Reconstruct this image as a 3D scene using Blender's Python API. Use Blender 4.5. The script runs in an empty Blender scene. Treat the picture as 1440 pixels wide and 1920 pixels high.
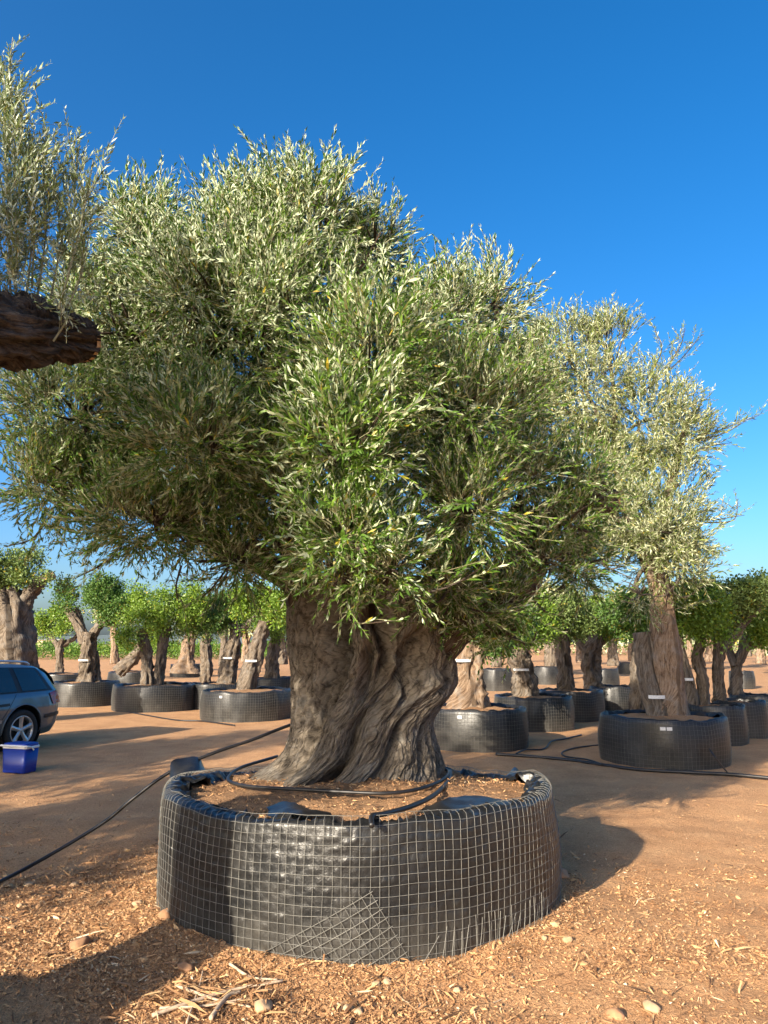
import bpy, math
import numpy as np
from mathutils import Vector

# ------------------------------------------------------------------ camera, sky, sun, exposure
sc = bpy.context.scene
COL = sc.collection
F_PX, HORIZON, CAM_H = 1450.0, 1207.0, 1.65          # focal length and horizon of the photograph (1440 x 1920), eye height in m
PITCH = math.atan((HORIZON - 960.0) / F_PX)
cam_d = bpy.data.cameras.new('camera')
cam = bpy.data.objects.new('camera', cam_d)
COL.objects.link(cam)
cam_d.sensor_fit = 'VERTICAL'
cam_d.angle = 2 * math.atan(960.0 / F_PX)
cam_d.clip_start, cam_d.clip_end = 0.05, 12000
cam.location = (0, 0, CAM_H)
cam.rotation_euler = (math.pi / 2 + PITCH, 0, 0)
sc.camera = cam

SUN_EL, SUN_AZ = math.radians(20.5), math.radians(35)     # shadows run 35 degrees to the right of straight ahead
SH = np.array([math.sin(SUN_AZ), math.cos(SUN_AZ), 0])    # horizontal direction in which shadows fall
world = bpy.data.worlds.new('World')
sc.world = world
world.use_nodes = True
wn, wl = world.node_tree.nodes, world.node_tree.links
sky = wn.new('ShaderNodeTexSky')
sky.sky_type = 'NISHITA'
sky.sun_disc = False
sky.sun_elevation = SUN_EL
sky.sun_rotation = math.atan2(-SH[0], -SH[1])
sky.altitude = 0
sky.air_density = 0.8
sky.dust_density = 3.0
sky.ozone_density = 3.0
hsv = wn.new('ShaderNodeHueSaturation')              # the camera renders the blue strongly
hsv.inputs['Saturation'].default_value = 1.35
wl.new(sky.outputs[0], hsv.inputs['Color'])
wl.new(hsv.outputs[0], wn['Background'].inputs[0])
wn['Background'].inputs[1].default_value = 0.115
sun_d = bpy.data.lights.new('sun', 'SUN')
sun = bpy.data.objects.new('sun', sun_d)
COL.objects.link(sun)
sun_d.energy = 4.6
sun_d.angle = math.radians(0.5)
sun_d.color = (1.0, 0.88, 0.71)
sun.location = (-10, -14, 9)
sun.rotation_euler = Vector((SH[0] * math.cos(SUN_EL), SH[1] * math.cos(SUN_EL), -math.sin(SUN_EL))).to_track_quat('-Z', 'Y').to_euler()
sc.view_settings.view_transform = 'Standard'
sc.view_settings.look = 'None'
sc.view_settings.gamma = 1
sc.view_settings.exposure = 1.33
sc.render.engine = 'CYCLES'
sc.cycles.use_denoising = True
sc.cycles.max_bounces = 8
sc.cycles.transparent_max_bounces = 8

# ------------------------------------------------------------------ small maths
rng = np.random.default_rng(7)
EYE = np.array([0, 0, CAM_H])
def ray(u, v):
    x, y = (u - 720) / F_PX, (960 - v) / F_PX
    return np.array([x, math.cos(PITCH) - y * math.sin(PITCH), math.sin(PITCH) + y * math.cos(PITCH)])
def at(u, v, Y):
    d = ray(u, v)
    return EYE + d * (Y / d[1])
def gnd(u, v, z=0.0):
    d = ray(u, v)
    return EYE + d * ((z - CAM_H) / d[2])
def unit(a):
    return a / np.maximum(np.linalg.norm(a, axis=-1, keepdims=True), 1e-9)
def sstep(a, b, x):
    t = np.clip((x - a) / (b - a), 0, 1)
    return t * t * (3 - 2 * t)
def _hash(ix, iy, iz, seed):
    h = (ix * 374761393 + iy * 668265263 + iz * 2147483647 + seed * 974634377) & 0xFFFFFFFF
    h = ((h ^ (h >> 13)) * 1274126177) & 0xFFFFFFFF
    h = ((h ^ (h >> 16)) * 2246822519) & 0xFFFFFFFF
    return ((h ^ (h >> 15)) & 0xFFFFFF) / float(0xFFFFFF) * 2 - 1
def vnoise(p, seed=0):
    p = np.asarray(p, float)
    i = np.floor(p).astype(np.int64)
    f = p - i
    f = f * f * (3 - 2 * f)
    o = 0
    for dx in (0, 1):
        wx = f[..., 0] if dx else 1 - f[..., 0]
        for dy in (0, 1):
            wy = f[..., 1] if dy else 1 - f[..., 1]
            for dz in (0, 1):
                wz = f[..., 2] if dz else 1 - f[..., 2]
                o = o + wx * wy * wz * _hash(i[..., 0] + dx, i[..., 1] + dy, i[..., 2] + dz, seed)
    return o
def fbm(p, octv=4, seed=0, gain=0.5):
    p = np.asarray(p, float)
    o, a = 0, 1.0
    for k in range(octv):
        o = o + a * vnoise(p, seed + k * 17)
        p = p * 2.03
        a *= gain
    return o
def cells(a, b, seed=0):
    """distance to the border between jittered cells: 0 on the cracks"""
    ia, ib = np.floor(a).astype(np.int64), np.floor(b).astype(np.int64)
    f1 = np.full(np.shape(a), 9.0)
    f2 = f1.copy()
    for da in (-1, 0, 1):
        for db in (-1, 0, 1):
            ca, cb = ia + da, ib + db
            pa = ca + .5 + .45 * _hash(ca, cb, ca * 0 + 3, seed)
            pb = cb + .5 + .45 * _hash(ca, cb, ca * 0 + 7, seed)
            d = np.hypot(a - pa, b - pb)
            f2 = np.where(d < f1, f1, np.minimum(f2, d))
            f1 = np.minimum(f1, d)
    return f2 - f1
def xyz(x, y, z):
    return np.stack(np.broadcast_arrays(x, y, z), -1).astype(float)

# ------------------------------------------------------------------ objects
def mesh(name, V, Fc, mats, attrs=None, midx=None, smooth=True):
    """V (n,3), Fc (m,3) or (m,4) index array or a list of such arrays -> mesh"""
    if not isinstance(Fc, list):
        Fc = [Fc]
    Fc = [np.asarray(f, np.int32) for f in Fc if len(f)]
    me = bpy.data.meshes.new(name)
    nl = sum(f.size for f in Fc)
    npoly = sum(len(f) for f in Fc)
    me.vertices.add(len(V))
    me.vertices.foreach_set('co', np.asarray(V, np.float32).ravel())
    me.loops.add(nl)
    me.loops.foreach_set('vertex_index', np.concatenate([f.ravel() for f in Fc]))
    me.polygons.add(npoly)
    tot = np.concatenate([np.full(len(f), f.shape[1], np.int32) for f in Fc])
    st = np.concatenate([[0], np.cumsum(tot)[:-1]]).astype(np.int32)
    me.polygons.foreach_set('loop_start', st)
    me.polygons.foreach_set('loop_total', tot)
    if midx is not None:
        me.polygons.foreach_set('material_index', np.asarray(midx, np.int32))
    me.polygons.foreach_set('use_smooth', np.full(npoly, bool(smooth)))
    for m in (mats if isinstance(mats, (list, tuple)) else [mats]):
        me.materials.append(m)
    for k, a in (attrs or {}).items():
        a = np.asarray(a, np.float32)
        if a.ndim == 1:
            me.attributes.new(k, 'FLOAT', 'POINT').data.foreach_set('value', a)
        else:
            me.attributes.new(k, 'FLOAT_VECTOR', 'POINT').data.foreach_set('vector', a.ravel())
    me.update(calc_edges=True)
    me.validate()
    return me
BASE = {}
def thing(name, label, cat, loc, group=None):
    o = bpy.data.objects.new(name, None)
    COL.objects.link(o)
    o.location = loc
    o.empty_display_size = 0.2
    o['label'], o['category'] = label, cat
    if group:
        o['group'] = group
    BASE[o.name] = np.array(loc, float)
    return o
def world_loc(o):
    p = np.zeros(3)
    while o is not None:
        p = p + np.array(o.location)
        o = o.parent
    return p
def part(name, V, Fc, mats, parent, origin=None, kind=None, **kw):
    """mesh given in world coordinates, linked as a child of parent"""
    V = np.asarray(V, float)
    pl = world_loc(parent) if parent is not None else np.zeros(3)
    og = np.asarray(origin, float) if origin is not None else pl
    o = bpy.data.objects.new(name, mesh(name, V - og, Fc, mats, **kw))
    COL.objects.link(o)
    o.parent = parent
    o.location = og - pl
    if kind:
        o['kind'] = kind
    return o
def single(name, V, Fc, mats, label=None, cat=None, origin=None, group=None, kind=None, **kw):
    o = part(name, V, Fc, mats, None, origin=origin if origin is not None else np.zeros(3), kind=kind, **kw)
    if label:
        o['label'] = label
    if cat:
        o['category'] = cat
    if group:
        o['group'] = group
    return o

# ------------------------------------------------------------------ geometry builders
def grid_faces(nr, nc, wrap=False):
    a = np.arange(nr * nc).reshape(nr, nc)
    if wrap:
        b = np.roll(a, -1, 1)
        return np.stack([a[:-1].ravel(), b[:-1].ravel(), b[1:].ravel(), a[1:].ravel()], 1)
    return np.stack([a[:-1, :-1].ravel(), a[:-1, 1:].ravel(), a[1:, 1:].ravel(), a[1:, :-1].ravel()], 1)
def catmull(P, n):
    P = np.asarray(P, float)
    if len(P) == 2:
        t = np.linspace(0, 1, n)[:, None]
        return P[0] * (1 - t) + P[1] * t
    Q = np.vstack([2 * P[0] - P[1], P, 2 * P[-1] - P[-2]])
    s = np.linspace(0, len(P) - 1 - 1e-6, n)
    i = s.astype(int)
    t = (s - i)[:, None]
    p0, p1, p2, p3 = Q[i], Q[i + 1], Q[i + 2], Q[i + 3]
    return 0.5 * (2 * p1 + (p2 - p0) * t + (2 * p0 - 5 * p1 + 4 * p2 - p3) * t ** 2 + (3 * p1 - p0 - 3 * p2 + p3) * t ** 3)
def frames(P):
    T = unit(np.gradient(P, axis=0))
    up = np.array([0.3, -0.9, 0.2]) if abs(T[0] @ np.array([0.3, -0.9, 0.2])) < 0.9 else np.array([1.0, 0, 0])
    N = np.zeros_like(T)
    n = unit(up - T[0] * (up @ T[0]))
    for k in range(len(T)):
        n = unit(n - T[k] * (n @ T[k]))
        N[k] = n
    return T, N, np.cross(T, N)
def tube(P, R, n=None, seg=8, bark=0.0, seed=0, cap=True, lobes=0.0):
    """tapered tube along control points P with radii R; returns V, faces, grain"""
    P = np.asarray(P, float)
    R = np.asarray(R, float)
    n = n or max(2, len(P))
    C = catmull(P, n)
    rr = np.interp(np.linspace(0, 1, n), np.linspace(0, 1, len(R)), R)
    T, N, B = frames(C)
    th = np.linspace(0, 2 * np.pi, seg, endpoint=False)
    ln = np.concatenate([[0], np.cumsum(np.linalg.norm(np.diff(C, axis=0), axis=1))])
    A, L = np.meshgrid(th, ln)
    rad = np.repeat(rr[:, None], seg, 1)
    if bark or lobes:
        q = xyz(np.cos(A) * 1.7, np.sin(A) * 1.7, L * 0.7 + seed * 3.1)
        rad = rad * (1 + lobes * fbm(q, 3, seed))
        q2 = xyz(np.cos(A + L * 0.6) * 4.2, np.sin(A + L * 0.6) * 4.2, L * 1.3)
        rad = rad + bark * np.minimum(rad, 0.2) / 0.2 * (0.6 - 2.0 * np.abs(fbm(q2, 3, seed + 5)))
    if seg >= 40:
        wa = A * 5.2 + .8 * fbm(xyz(np.cos(A) * 3, np.sin(A) * 3, L * 4), 2, seed + 3)
        rad = rad - .016 * (1 - sstep(0, .3, cells(wa, L * 5.5, seed))) - .008 * (1 - sstep(0, .35, cells(wa * 2.6, L * 15, seed + 1)))
    V = C[:, None, :] + rad[..., None] * (np.cos(A)[..., None] * N[:, None, :] + np.sin(A)[..., None] * B[:, None, :])
    V = V.reshape(-1, 3)
    Fc = [grid_faces(n, seg, True)]
    G = xyz(A * np.maximum(rr[:, None], 0.02), L, float(seed % 13)).reshape(-1, 3)
    if cap:
        k = len(V)
        V = np.vstack([V, C[0], C[-1]])
        G = np.vstack([G, [0, 0, 0], [0, ln[-1], 0]])
        r0 = np.arange(seg)
        r1 = (n - 1) * seg + np.arange(seg)
        Fc.append(np.concatenate([np.stack([np.roll(r0, -1), r0, np.full(seg, k)], 1), np.stack([r1, np.roll(r1, -1), np.full(seg, k + 1)], 1)]))
    return V, Fc, G
def join(items):
    """join (V, [faces], grain) triples"""
    Vs, Fs, Gs, o = [], {}, [], 0
    for V, Fl, G in items:
        Vs.append(V)
        Gs.append(G)
        for f in (Fl if isinstance(Fl, list) else [Fl]):
            if len(f):
                Fs.setdefault(f.shape[1], []).append(np.asarray(f) + o)
        o += len(V)
    return np.vstack(Vs), [np.vstack(f) for f in Fs.values()], np.vstack(Gs)
def disc_end(c, axis, r, seed=0, seg=14):
    """slightly domed cut face of a limb"""
    a = unit(np.asarray(axis, float))
    n = unit(np.cross(a, [0.2, 0.3, 1.0]))
    b = np.cross(a, n)
    th = np.linspace(0, 2 * np.pi, seg, endpoint=False)
    rg = np.random.default_rng(seed)
    V = [np.asarray(c) + a * 0.012]
    for f, z in ((0.55, 0.010), (1.0, 0.004), (1.0, -0.02)):
        w = r * f * (1 + 0.08 * np.sin(th * 2 + seed) + 0.05 * np.sin(th * 3 + 1))
        V += list(np.asarray(c) + a * z + w[:, None] * (np.cos(th)[:, None] * n + np.sin(th)[:, None] * b))
    i = np.arange(seg)
    j = np.roll(i, -1)
    tri = np.stack([np.zeros(seg, int), 1 + i, 1 + j], 1)
    q = np.vstack([np.stack([1 + k * seg + i, 1 + (k + 1) * seg + i, 1 + (k + 1) * seg + j, 1 + k * seg + j], 1) for k in (0, 1)])
    return np.array(V), [tri, q], np.zeros((len(V), 3))
def rot_to(D, roll):
    """(n,3) directions + roll -> (n,3,3) matrices whose third column is D"""
    D = unit(D)
    h = np.where(np.abs(D[:, 2:3]) < 0.95, np.array([[0, 0, 1.0]]), np.array([[1.0, 0, 0]]))
    X = unit(np.cross(h, D))
    Y = np.cross(D, X)
    c, s = np.cos(roll)[:, None], np.sin(roll)[:, None]
    return np.stack([X * c + Y * s, Y * c - X * s, D], 2)
LEAF_T = np.array([[0, 2, 1], [1, 2, 4], [1, 4, 3], [3, 4, 5]])
def leaf_verts(base, ax, nrm, L, W, curl):
    """lanceolate leaves: base (n,3), axis, upper-side normal -> (n,6,3)"""
    side = np.cross(nrm, ax)
    L, W, curl = L[:, None], W[:, None], curl[:, None]
    m1, m2 = base + ax * L * 0.32 + nrm * L * curl * 0.10, base + ax * L * 0.70 + nrm * L * curl * 0.05
    tip = base + ax * L - nrm * L * curl * 0.22
    return np.stack([base, m1 - side * W * 0.46, m1 + side * W * 0.46, m2 - side * W * 0.42, m2 + side * W * 0.42, tip], 1)
KITE_T = np.array([[0, 2, 1], [1, 2, 3]])
def shoot(seed, L=0.30, pairs=11, leaf=0.075, wid=0.016, ang=0.75, bend=0.25, start=0.12, fine=False):
    """a leafy shoot growing along +Z; returns V, tris, var, midx (0 leaf, 1 stem)"""
    g = np.random.default_rng(seed)
    t = np.linspace(0, 1, 9)
    ph = g.uniform(0, 6.28)
    C = np.stack([np.cos(ph) * bend * L * t ** 2 + 0.012 * np.sin(t * 7 + ph), np.sin(ph) * bend * L * t ** 2 + 0.012 * np.cos(t * 6), L * t * (1 - 0.15 * bend * t)], 1)
    Vs, Fs, _ = tube(C, [0.0030, 0.0012], n=6 if fine else 3, seg=3, cap=False)
    s = np.clip(np.linspace(start, 1, pairs) + g.normal(0, 0.015, pairs), 0, 1)
    s = np.repeat(s, 2)
    phi = np.repeat(np.arange(pairs) * (np.pi / 2), 2) + np.tile([0, np.pi], pairs) + g.normal(0, 0.35, 2 * pairs)
    base = np.stack([np.interp(s, t, C[:, k]) for k in range(3)], 1)
    T = unit(np.stack([np.interp(s, t, np.gradient(C[:, k])) for k in range(3)], 1))
    X = unit(np.cross(T, [0.1, 1, 0.05]))
    Y = np.cross(T, X)
    out = np.cos(phi)[:, None] * X + np.sin(phi)[:, None] * Y
    a = (ang * (1.15 - 0.55 * s) + g.normal(0, 0.16, len(s)))[:, None]
    ax = unit(T * np.cos(a) + out * np.sin(a) + g.normal(0, 0.08, out.shape))
    nrm = T * np.sin(a) - out * np.cos(a)
    nrm = unit(nrm + 0.45 * g.normal(0, 1, out.shape))
    nrm = unit(nrm - ax * (nrm * ax).sum(1, keepdims=True))
    size = (0.72 + 0.4 * np.sin(np.pi * np.clip(s * 0.9 + 0.08, 0, 1))) * g.uniform(0.8, 1.15, len(s))
    LV = leaf_verts(base, ax, nrm, leaf * size, wid * size * g.uniform(0.85, 1.15, len(s)), g.normal(0.35, 0.5, len(s)))
    keep = g.random(len(s)) > 0.06
    LV = LV[keep]
    n = len(LV)
    if not fine:
        LV = np.stack([LV[:, 0], LV[:, 1] * .6 + LV[:, 3] * .4, LV[:, 2] * .6 + LV[:, 4] * .4, LV[:, 5]], 1)
    vpl = LV.shape[1]
    tri = ((LEAF_T if fine else KITE_T)[None] + (np.arange(n) * vpl)[:, None, None]).reshape(-1, 3)
    var = np.repeat(g.random(n), vpl)
    q = Fs[0]
    st = np.vstack([q[:, [0, 1, 2]], q[:, [0, 2, 3]]]) + n * vpl
    V = np.vstack([LV.reshape(-1, 3), Vs])
    return V, np.vstack([tri, st]), np.concatenate([var, np.full(len(Vs), 0.5)]), np.concatenate([np.zeros(len(tri), int), np.ones(len(st), int)])
def scatter(variants, P, D, S, seed=0, turn=0.0, turn_top=None):
    """join many transformed shoots into one mesh's arrays"""
    g = np.random.default_rng(seed)
    k = g.integers(0, len(variants), len(P))
    M = rot_to(D, g.uniform(0, 6.28, len(P)))
    Vs, Fs, As, Ms, o = [], [], [], [], 0
    for i, (V, T, var, mi) in enumerate(variants):
        sel = np.where(k == i)[0]
        if not len(sel):
            continue
        W = np.einsum('nij,vj->nvi', M[sel], V) * S[sel][:, None, None] + P[sel][:, None, :]
        Vs.append(W.reshape(-1, 3))
        FT = np.repeat(T[None], len(sel), 0)
        if turn:                                         # leaves twist on their stalks to show the upper side to the light
            tp, vp = 2, 4
            nl = int((mi == 0).sum()) // tp
            L6 = W[:, :nl * vp].reshape(len(sel), nl, vp, 3)
            nn = np.cross(L6[:, :, 2] - L6[:, :, 0], L6[:, :, 1] - L6[:, :, 0])
            light = np.array([-SH[0] * .55, -SH[1] * .55, .75])
            pr = np.full(len(sel), turn)
            if turn_top:
                pr = turn + (turn_top[2] - turn) * sstep(turn_top[0], turn_top[1], P[sel][:, 2])
            flip = ((nn @ light) < 0) & (g.random((len(sel), nl)) < pr[:, None])
            if turn_top:                                 # upright young shoots hold their leaves close, silver side out
                flip |= ((nn @ light) > 0) & (g.random((len(sel), nl)) < .6 * sstep(turn_top[0], turn_top[1], P[sel][:, 2])[:, None])
            q = FT[:, :nl * tp].reshape(len(sel), nl, tp, 3)
            FT[:, :nl * tp] = np.where(flip[:, :, None, None], q[..., ::-1], q).reshape(len(sel), nl * tp, 3)
        Fs.append((FT + (np.arange(len(sel)) * len(V))[:, None, None]).reshape(-1, 3) + o)
        tint = g.normal(0, 0.12, len(sel))
        As.append(np.clip(var[None] + tint[:, None] * (var[None] < 0.97), 0, np.where(var[None] < 0.97, 0.955, 1)).ravel())
        Ms.append(np.tile(mi, len(sel)))
        o += len(sel) * len(V)
    return np.vstack(Vs), np.vstack(Fs), np.concatenate(As), np.concatenate(Ms)
def fill_crown(ells, count, seed, shell=0.5, droop=0.15, hole=-0.35, nscale=1.6, updir=0.62, inset=.2, irr=.20):
    """shoot bases and directions through a union of ellipsoids [(centre, radii)]"""
    g = np.random.default_rng(seed)
    vol = np.array([np.prod(r) ** 0.72 for c, r in ells])
    P, D = [], []
    for (c, r), n in zip(ells, np.round(count * vol / vol.sum()).astype(int)):
        n = int(n * 2.2) + 4
        d = unit(g.normal(0, 1, (n, 3)))
        rr = (shell + (1 - shell) * np.sqrt(g.random(n))) * (1 + irr * vnoise(d * 2.3 + c, seed) + irr * .6 * vnoise(d * 5.1 + c, seed + 1))
        re = np.maximum(r - inset, .35 * r)
        p = c + d * re * rr[:, None]
        deep = np.zeros(n)
        for c2, r2 in ells:
            if c2 is c:
                continue
            q = np.linalg.norm((p - c2) / np.maximum(r2 - inset, .35 * r2), axis=1)
            deep = np.maximum(deep, np.where(q < 0.42, 1, 0))
        keep = (deep < 0.5) & (fbm(p * nscale, 2, seed + 3) > hole)
        up = np.where(d[:, 2:3] > 0.25, updir * 1.5, np.where(d[:, 2:3] > -0.25, updir, droop))
        dd = unit(unit(d / r) * 0.7 + np.array([0, 0, 1.0]) * up + g.normal(0, 0.33, (n, 3)))
        idx = np.where(keep)[0]
        idx = idx[:int(count * 1.0 * (vol[len(P)] / vol.sum()))] if len(idx) else idx
        P.append(p[idx])
        D.append(dd[idx])
    return np.vstack(P), np.vstack(D)
def along(P, step, seed, spread=0.9, upw=0.5, tip=True):
    """shoots along a branchlet path"""
    g = np.random.default_rng(seed)
    C = catmull(P, 40)
    ln = np.concatenate([[0], np.cumsum(np.linalg.norm(np.diff(C, axis=0), axis=1))])
    s = np.arange(ln[-1] * 0.25, max(ln[-1] - .2, ln[-1] * .5), step)
    pos = np.stack([np.interp(s, ln, C[:, k]) for k in range(3)], 1)
    T = unit(np.stack([np.interp(s, ln, np.gradient(C[:, k])) for k in range(3)], 1))
    d = unit(T * 0.8 + spread * 0.6 * g.normal(0, 1, pos.shape) + np.array([0, 0, upw]))
    if tip:
        e = unit(C[-1] - C[-4])
        pos = np.vstack([pos, C[-1] - e * 0.22])
        d = np.vstack([d, e])
    return pos, d

# ------------------------------------------------------------------ materials
def new_mat(name):
    m = bpy.data.materials.new(name)
    m.use_nodes = True
    nt = m.node_tree
    return m, nt, nt.nodes, nt.links, nt.nodes['Principled BSDF']
def N(nt, typ, **kw):
    n = nt.nodes.new(typ)
    for k, v in kw.items():
        setattr(n, k, v)
    return n
def ramp(nt, fac, stops):
    r = N(nt, 'ShaderNodeValToRGB')
    while len(r.color_ramp.elements) < len(stops):
        r.color_ramp.elements.new(0.5)
    for e, (p, c) in zip(r.color_ramp.elements, stops):
        e.position = p
        e.color = (*c, 1)
    nt.links.new(fac, r.inputs[0])
    return r.outputs[0]
def noise(nt, vec, scale, detail=4, rough=0.55, dist=0.0):
    n = N(nt, 'ShaderNodeTexNoise')
    n.inputs['Scale'].default_value = scale
    n.inputs['Detail'].default_value = detail
    n.inputs['Roughness'].default_value = rough
    n.inputs['Distortion'].default_value = dist
    if vec is not None:
        nt.links.new(vec, n.inputs['Vector'])
    return n.outputs[0]
def mapping(nt, vec, scale):
    m = N(nt, 'ShaderNodeMapping')
    m.inputs['Scale'].default_value = scale
    nt.links.new(vec, m.inputs[0])
    return m.outputs[0]
def mix(nt, fac, a, b, blend='MIX'):
    m = N(nt, 'ShaderNodeMix', data_type='RGBA', blend_type=blend)
    for sock, val in ((m.inputs[0], fac), (m.inputs[6], a), (m.inputs[7], b)):
        if isinstance(val, (int, float)):
            sock.default_value = val
        elif isinstance(val, tuple):
            sock.default_value = (*val, 1)
        else:
            nt.links.new(val, sock)
    return m.outputs[2]
def math_n(nt, op, a, b=None, clamp=False):
    m = N(nt, 'ShaderNodeMath', operation=op, use_clamp=clamp)
    for sock, val in ((m.inputs[0], a), (m.inputs[1], b)):
        if val is None:
            continue
        if isinstance(val, (int, float)):
            sock.default_value = val
        else:
            nt.links.new(val, sock)
    return m.outputs[0]
def bump(nt, height, bsdf, strength=0.5, dist=0.01):
    b = N(nt, 'ShaderNodeBump')
    b.inputs['Strength'].default_value = strength
    b.inputs['Distance'].default_value = dist
    nt.links.new(height, b.inputs['Height'])
    nt.links.new(b.outputs[0], bsdf.inputs['Normal'])
def plain(name, col, rough=0.6, metal=0.0, var=0.12, scale=20, spec=None, bmp=0.0):
    m, nt, nd, lk, b = new_mat(name)
    tc = N(nt, 'ShaderNodeTexCoord').outputs['Object']
    n = noise(nt, tc, scale, 5)
    lo, hi = tuple(c * (1 - var) for c in col), tuple(min(1, c * (1 + var)) for c in col)
    lk.new(ramp(nt, n, [(0.3, lo), (0.7, hi)]), b.inputs['Base Color'])
    b.inputs['Roughness'].default_value = rough
    b.inputs['Metallic'].default_value = metal
    if spec is not None:
        b.inputs['Specular IOR Level'].default_value = spec
    if bmp:
        bump(nt, n, b, bmp, 0.01)
    return m
def leaf_mat(name, top, under, young, yellow=0.996, trans=0.16, rough=0.45, spec=0.28):
    m, nt, nd, lk, b = new_mat(name)
    v = N(nt, 'ShaderNodeAttribute', attribute_name='var').outputs['Fac']
    geo = N(nt, 'ShaderNodeNewGeometry')
    d = tuple(c * 0.62 for c in top)
    c_top = ramp(nt, v, [(0.0, d), (0.45, top), (0.96, young), (yellow, (0.42, 0.30, 0.03))])
    du = tuple(c * 0.78 for c in under)
    c_un = ramp(nt, v, [(0.0, du), (0.7, under), (0.97, under), (yellow, (0.45, 0.36, 0.08))])
    col = mix(nt, geo.outputs['Backfacing'], c_top, c_un)
    lk.new(col, b.inputs['Base Color'])
    b.inputs['Roughness'].default_value = rough
    b.inputs['Specular IOR Level'].default_value = spec
    tr = N(nt, 'ShaderNodeBsdfTranslucent')
    lk.new(mix(nt, 1.0, col, (1.0, 1.15, 0.45), 'MULTIPLY'), tr.inputs[0])
    ms = N(nt, 'ShaderNodeMixShader')
    ms.inputs[0].default_value = trans
    lk.new(b.outputs[0], ms.inputs[1])
    lk.new(tr.outputs[0], ms.inputs[2])
    lk.new(ms.outputs[0], nd['Material Output'].inputs[0])
    return m
def bark_mat(name, light, mid, dark, across=30, alongs=5, bstr=0.9, bdist=0.02):
    m, nt, nd, lk, b = new_mat(name)
    g = N(nt, 'ShaderNodeAttribute', attribute_name='grain').outputs['Vector']
    oc = N(nt, 'ShaderNodeTexCoord').outputs['Object']
    streak = noise(nt, mapping(nt, g, (across, alongs, 1)), 1.0, 6, 0.6, 0.6)
    fine = noise(nt, mapping(nt, g, (across * 2.0, alongs * 4.5, 1)), 1.0, 6, 0.7, 1.2)
    patch = noise(nt, oc, 3.2, 4, 0.6)
    wv = N(nt, 'ShaderNodeVectorMath', operation='ADD')
    nc = N(nt, 'ShaderNodeTexNoise')
    nc.inputs['Scale'].default_value = 9.0
    nc.inputs['Detail'].default_value = 3
    lk.new(g, nc.inputs['Vector'])
    sc_ = N(nt, 'ShaderNodeVectorMath', operation='SCALE')
    sc_.inputs['Scale'].default_value = 0.06
    lk.new(nc.outputs['Color'], sc_.inputs[0])
    lk.new(g, wv.inputs[0])
    lk.new(sc_.outputs[0], wv.inputs[1])
    vor = N(nt, 'ShaderNodeTexVoronoi', feature='DISTANCE_TO_EDGE')
    vor.inputs['Scale'].default_value = 1.0
    lk.new(mapping(nt, wv.outputs[0], (across * 0.9, alongs * 0.5, 1)), vor.inputs['Vector'])
    plate = math_n(nt, 'MULTIPLY', math_n(nt, 'MINIMUM', vor.outputs['Distance'], 0.16), 4.5)
    s = math_n(nt, 'ADD', math_n(nt, 'MULTIPLY', streak, 0.42), math_n(nt, 'MULTIPLY', fine, 0.34))
    s = math_n(nt, 'ADD', s, math_n(nt, 'MULTIPLY', plate, 0.17))
    s = math_n(nt, 'ADD', s, 0.02)
    c = ramp(nt, s, [(0.33, dark), (0.47, mid), (0.66, light)])
    c = mix(nt, ramp(nt, noise(nt, oc, 7.0, 5, 0.65), [(0.50, (0, 0, 0)), (0.66, (0.55, 0.55, 0.55))]), c, tuple(sum(light) / 3 * k for k in (1.0, .97, .90)))
    c = mix(nt, math_n(nt, 'MULTIPLY', patch, 0.75), c, ramp(nt, s, [(0.30, tuple(x * 0.7 for x in dark)), (0.60, tuple(x * 0.75 for x in mid))]))
    lk.new(c, b.inputs['Base Color'])
    b.inputs['Roughness'].default_value = 0.88
    b.inputs['Specular IOR Level'].default_value = 0.2
    bump(nt, s, b, bstr, bdist)
    return m

M = {}
M['olive_leaf'] = leaf_mat('olive_leaf', (0.068, 0.138, 0.016), (0.47, 0.53, 0.34), (0.155, 0.25, 0.032))
M['olive_leaf_far'] = leaf_mat('olive_leaf_pale', (0.10, 0.142, 0.034), (0.50, 0.53, 0.33), (0.21, 0.255, 0.06))
M['olive_leaf_young'] = leaf_mat('olive_leaf_slender', (0.17, 0.22, 0.095), (0.52, 0.57, 0.42), (0.26, 0.31, 0.13), 0.999)
M['carob_leaf'] = leaf_mat('carob_leaf', (0.10, 0.19, 0.018), (0.20, 0.31, 0.05), (0.26, 0.38, 0.03), 0.992, 0.3, 0.4, 0.4)
M['carob_leaf_deep'] = leaf_mat('carob_leaf_deep', (0.045, 0.105, 0.018), (0.11, 0.20, 0.05), (0.11, 0.21, 0.03), 0.992, 0.25)
M['carob_leaf_dull'] = leaf_mat('carob_leaf_dull', (0.085, 0.13, 0.030), (0.18, 0.25, 0.08), (0.19, 0.26, 0.06), 0.985, 0.25)
M['vine_leaf'] = leaf_mat('vine_leaf', (0.08, 0.17, 0.02), (0.14, 0.24, 0.05), (0.18, 0.30, 0.03), 0.999, 0.3)
M['stem'] = plain('shoot_stem', (0.21, 0.20, 0.11), 0.7)
M['bark'] = bark_mat('old_olive_bark', (0.36, 0.315, 0.255), (0.19, 0.158, 0.122), (0.035, 0.028, 0.021), 60, 11, 1.0, 0.035)
M['bark_red'] = bark_mat('red_olive_bark', (0.20, 0.145, 0.10), (0.11, 0.075, 0.052), (0.028, 0.018, 0.013), 45, 8, 1.0, 0.03)
M['bark_dark'] = bark_mat('dark_olive_bark', (0.20, 0.165, 0.135), (0.095, 0.075, 0.058), (0.016, 0.010, 0.007), 50, 7, 1.0, 0.05)
M['bark_carob'] = bark_mat('carob_bark', (0.30, 0.245, 0.185), (0.17, 0.135, 0.10), (0.04, 0.026, 0.017), 26, 5, 1.0, 0.04)
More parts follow.
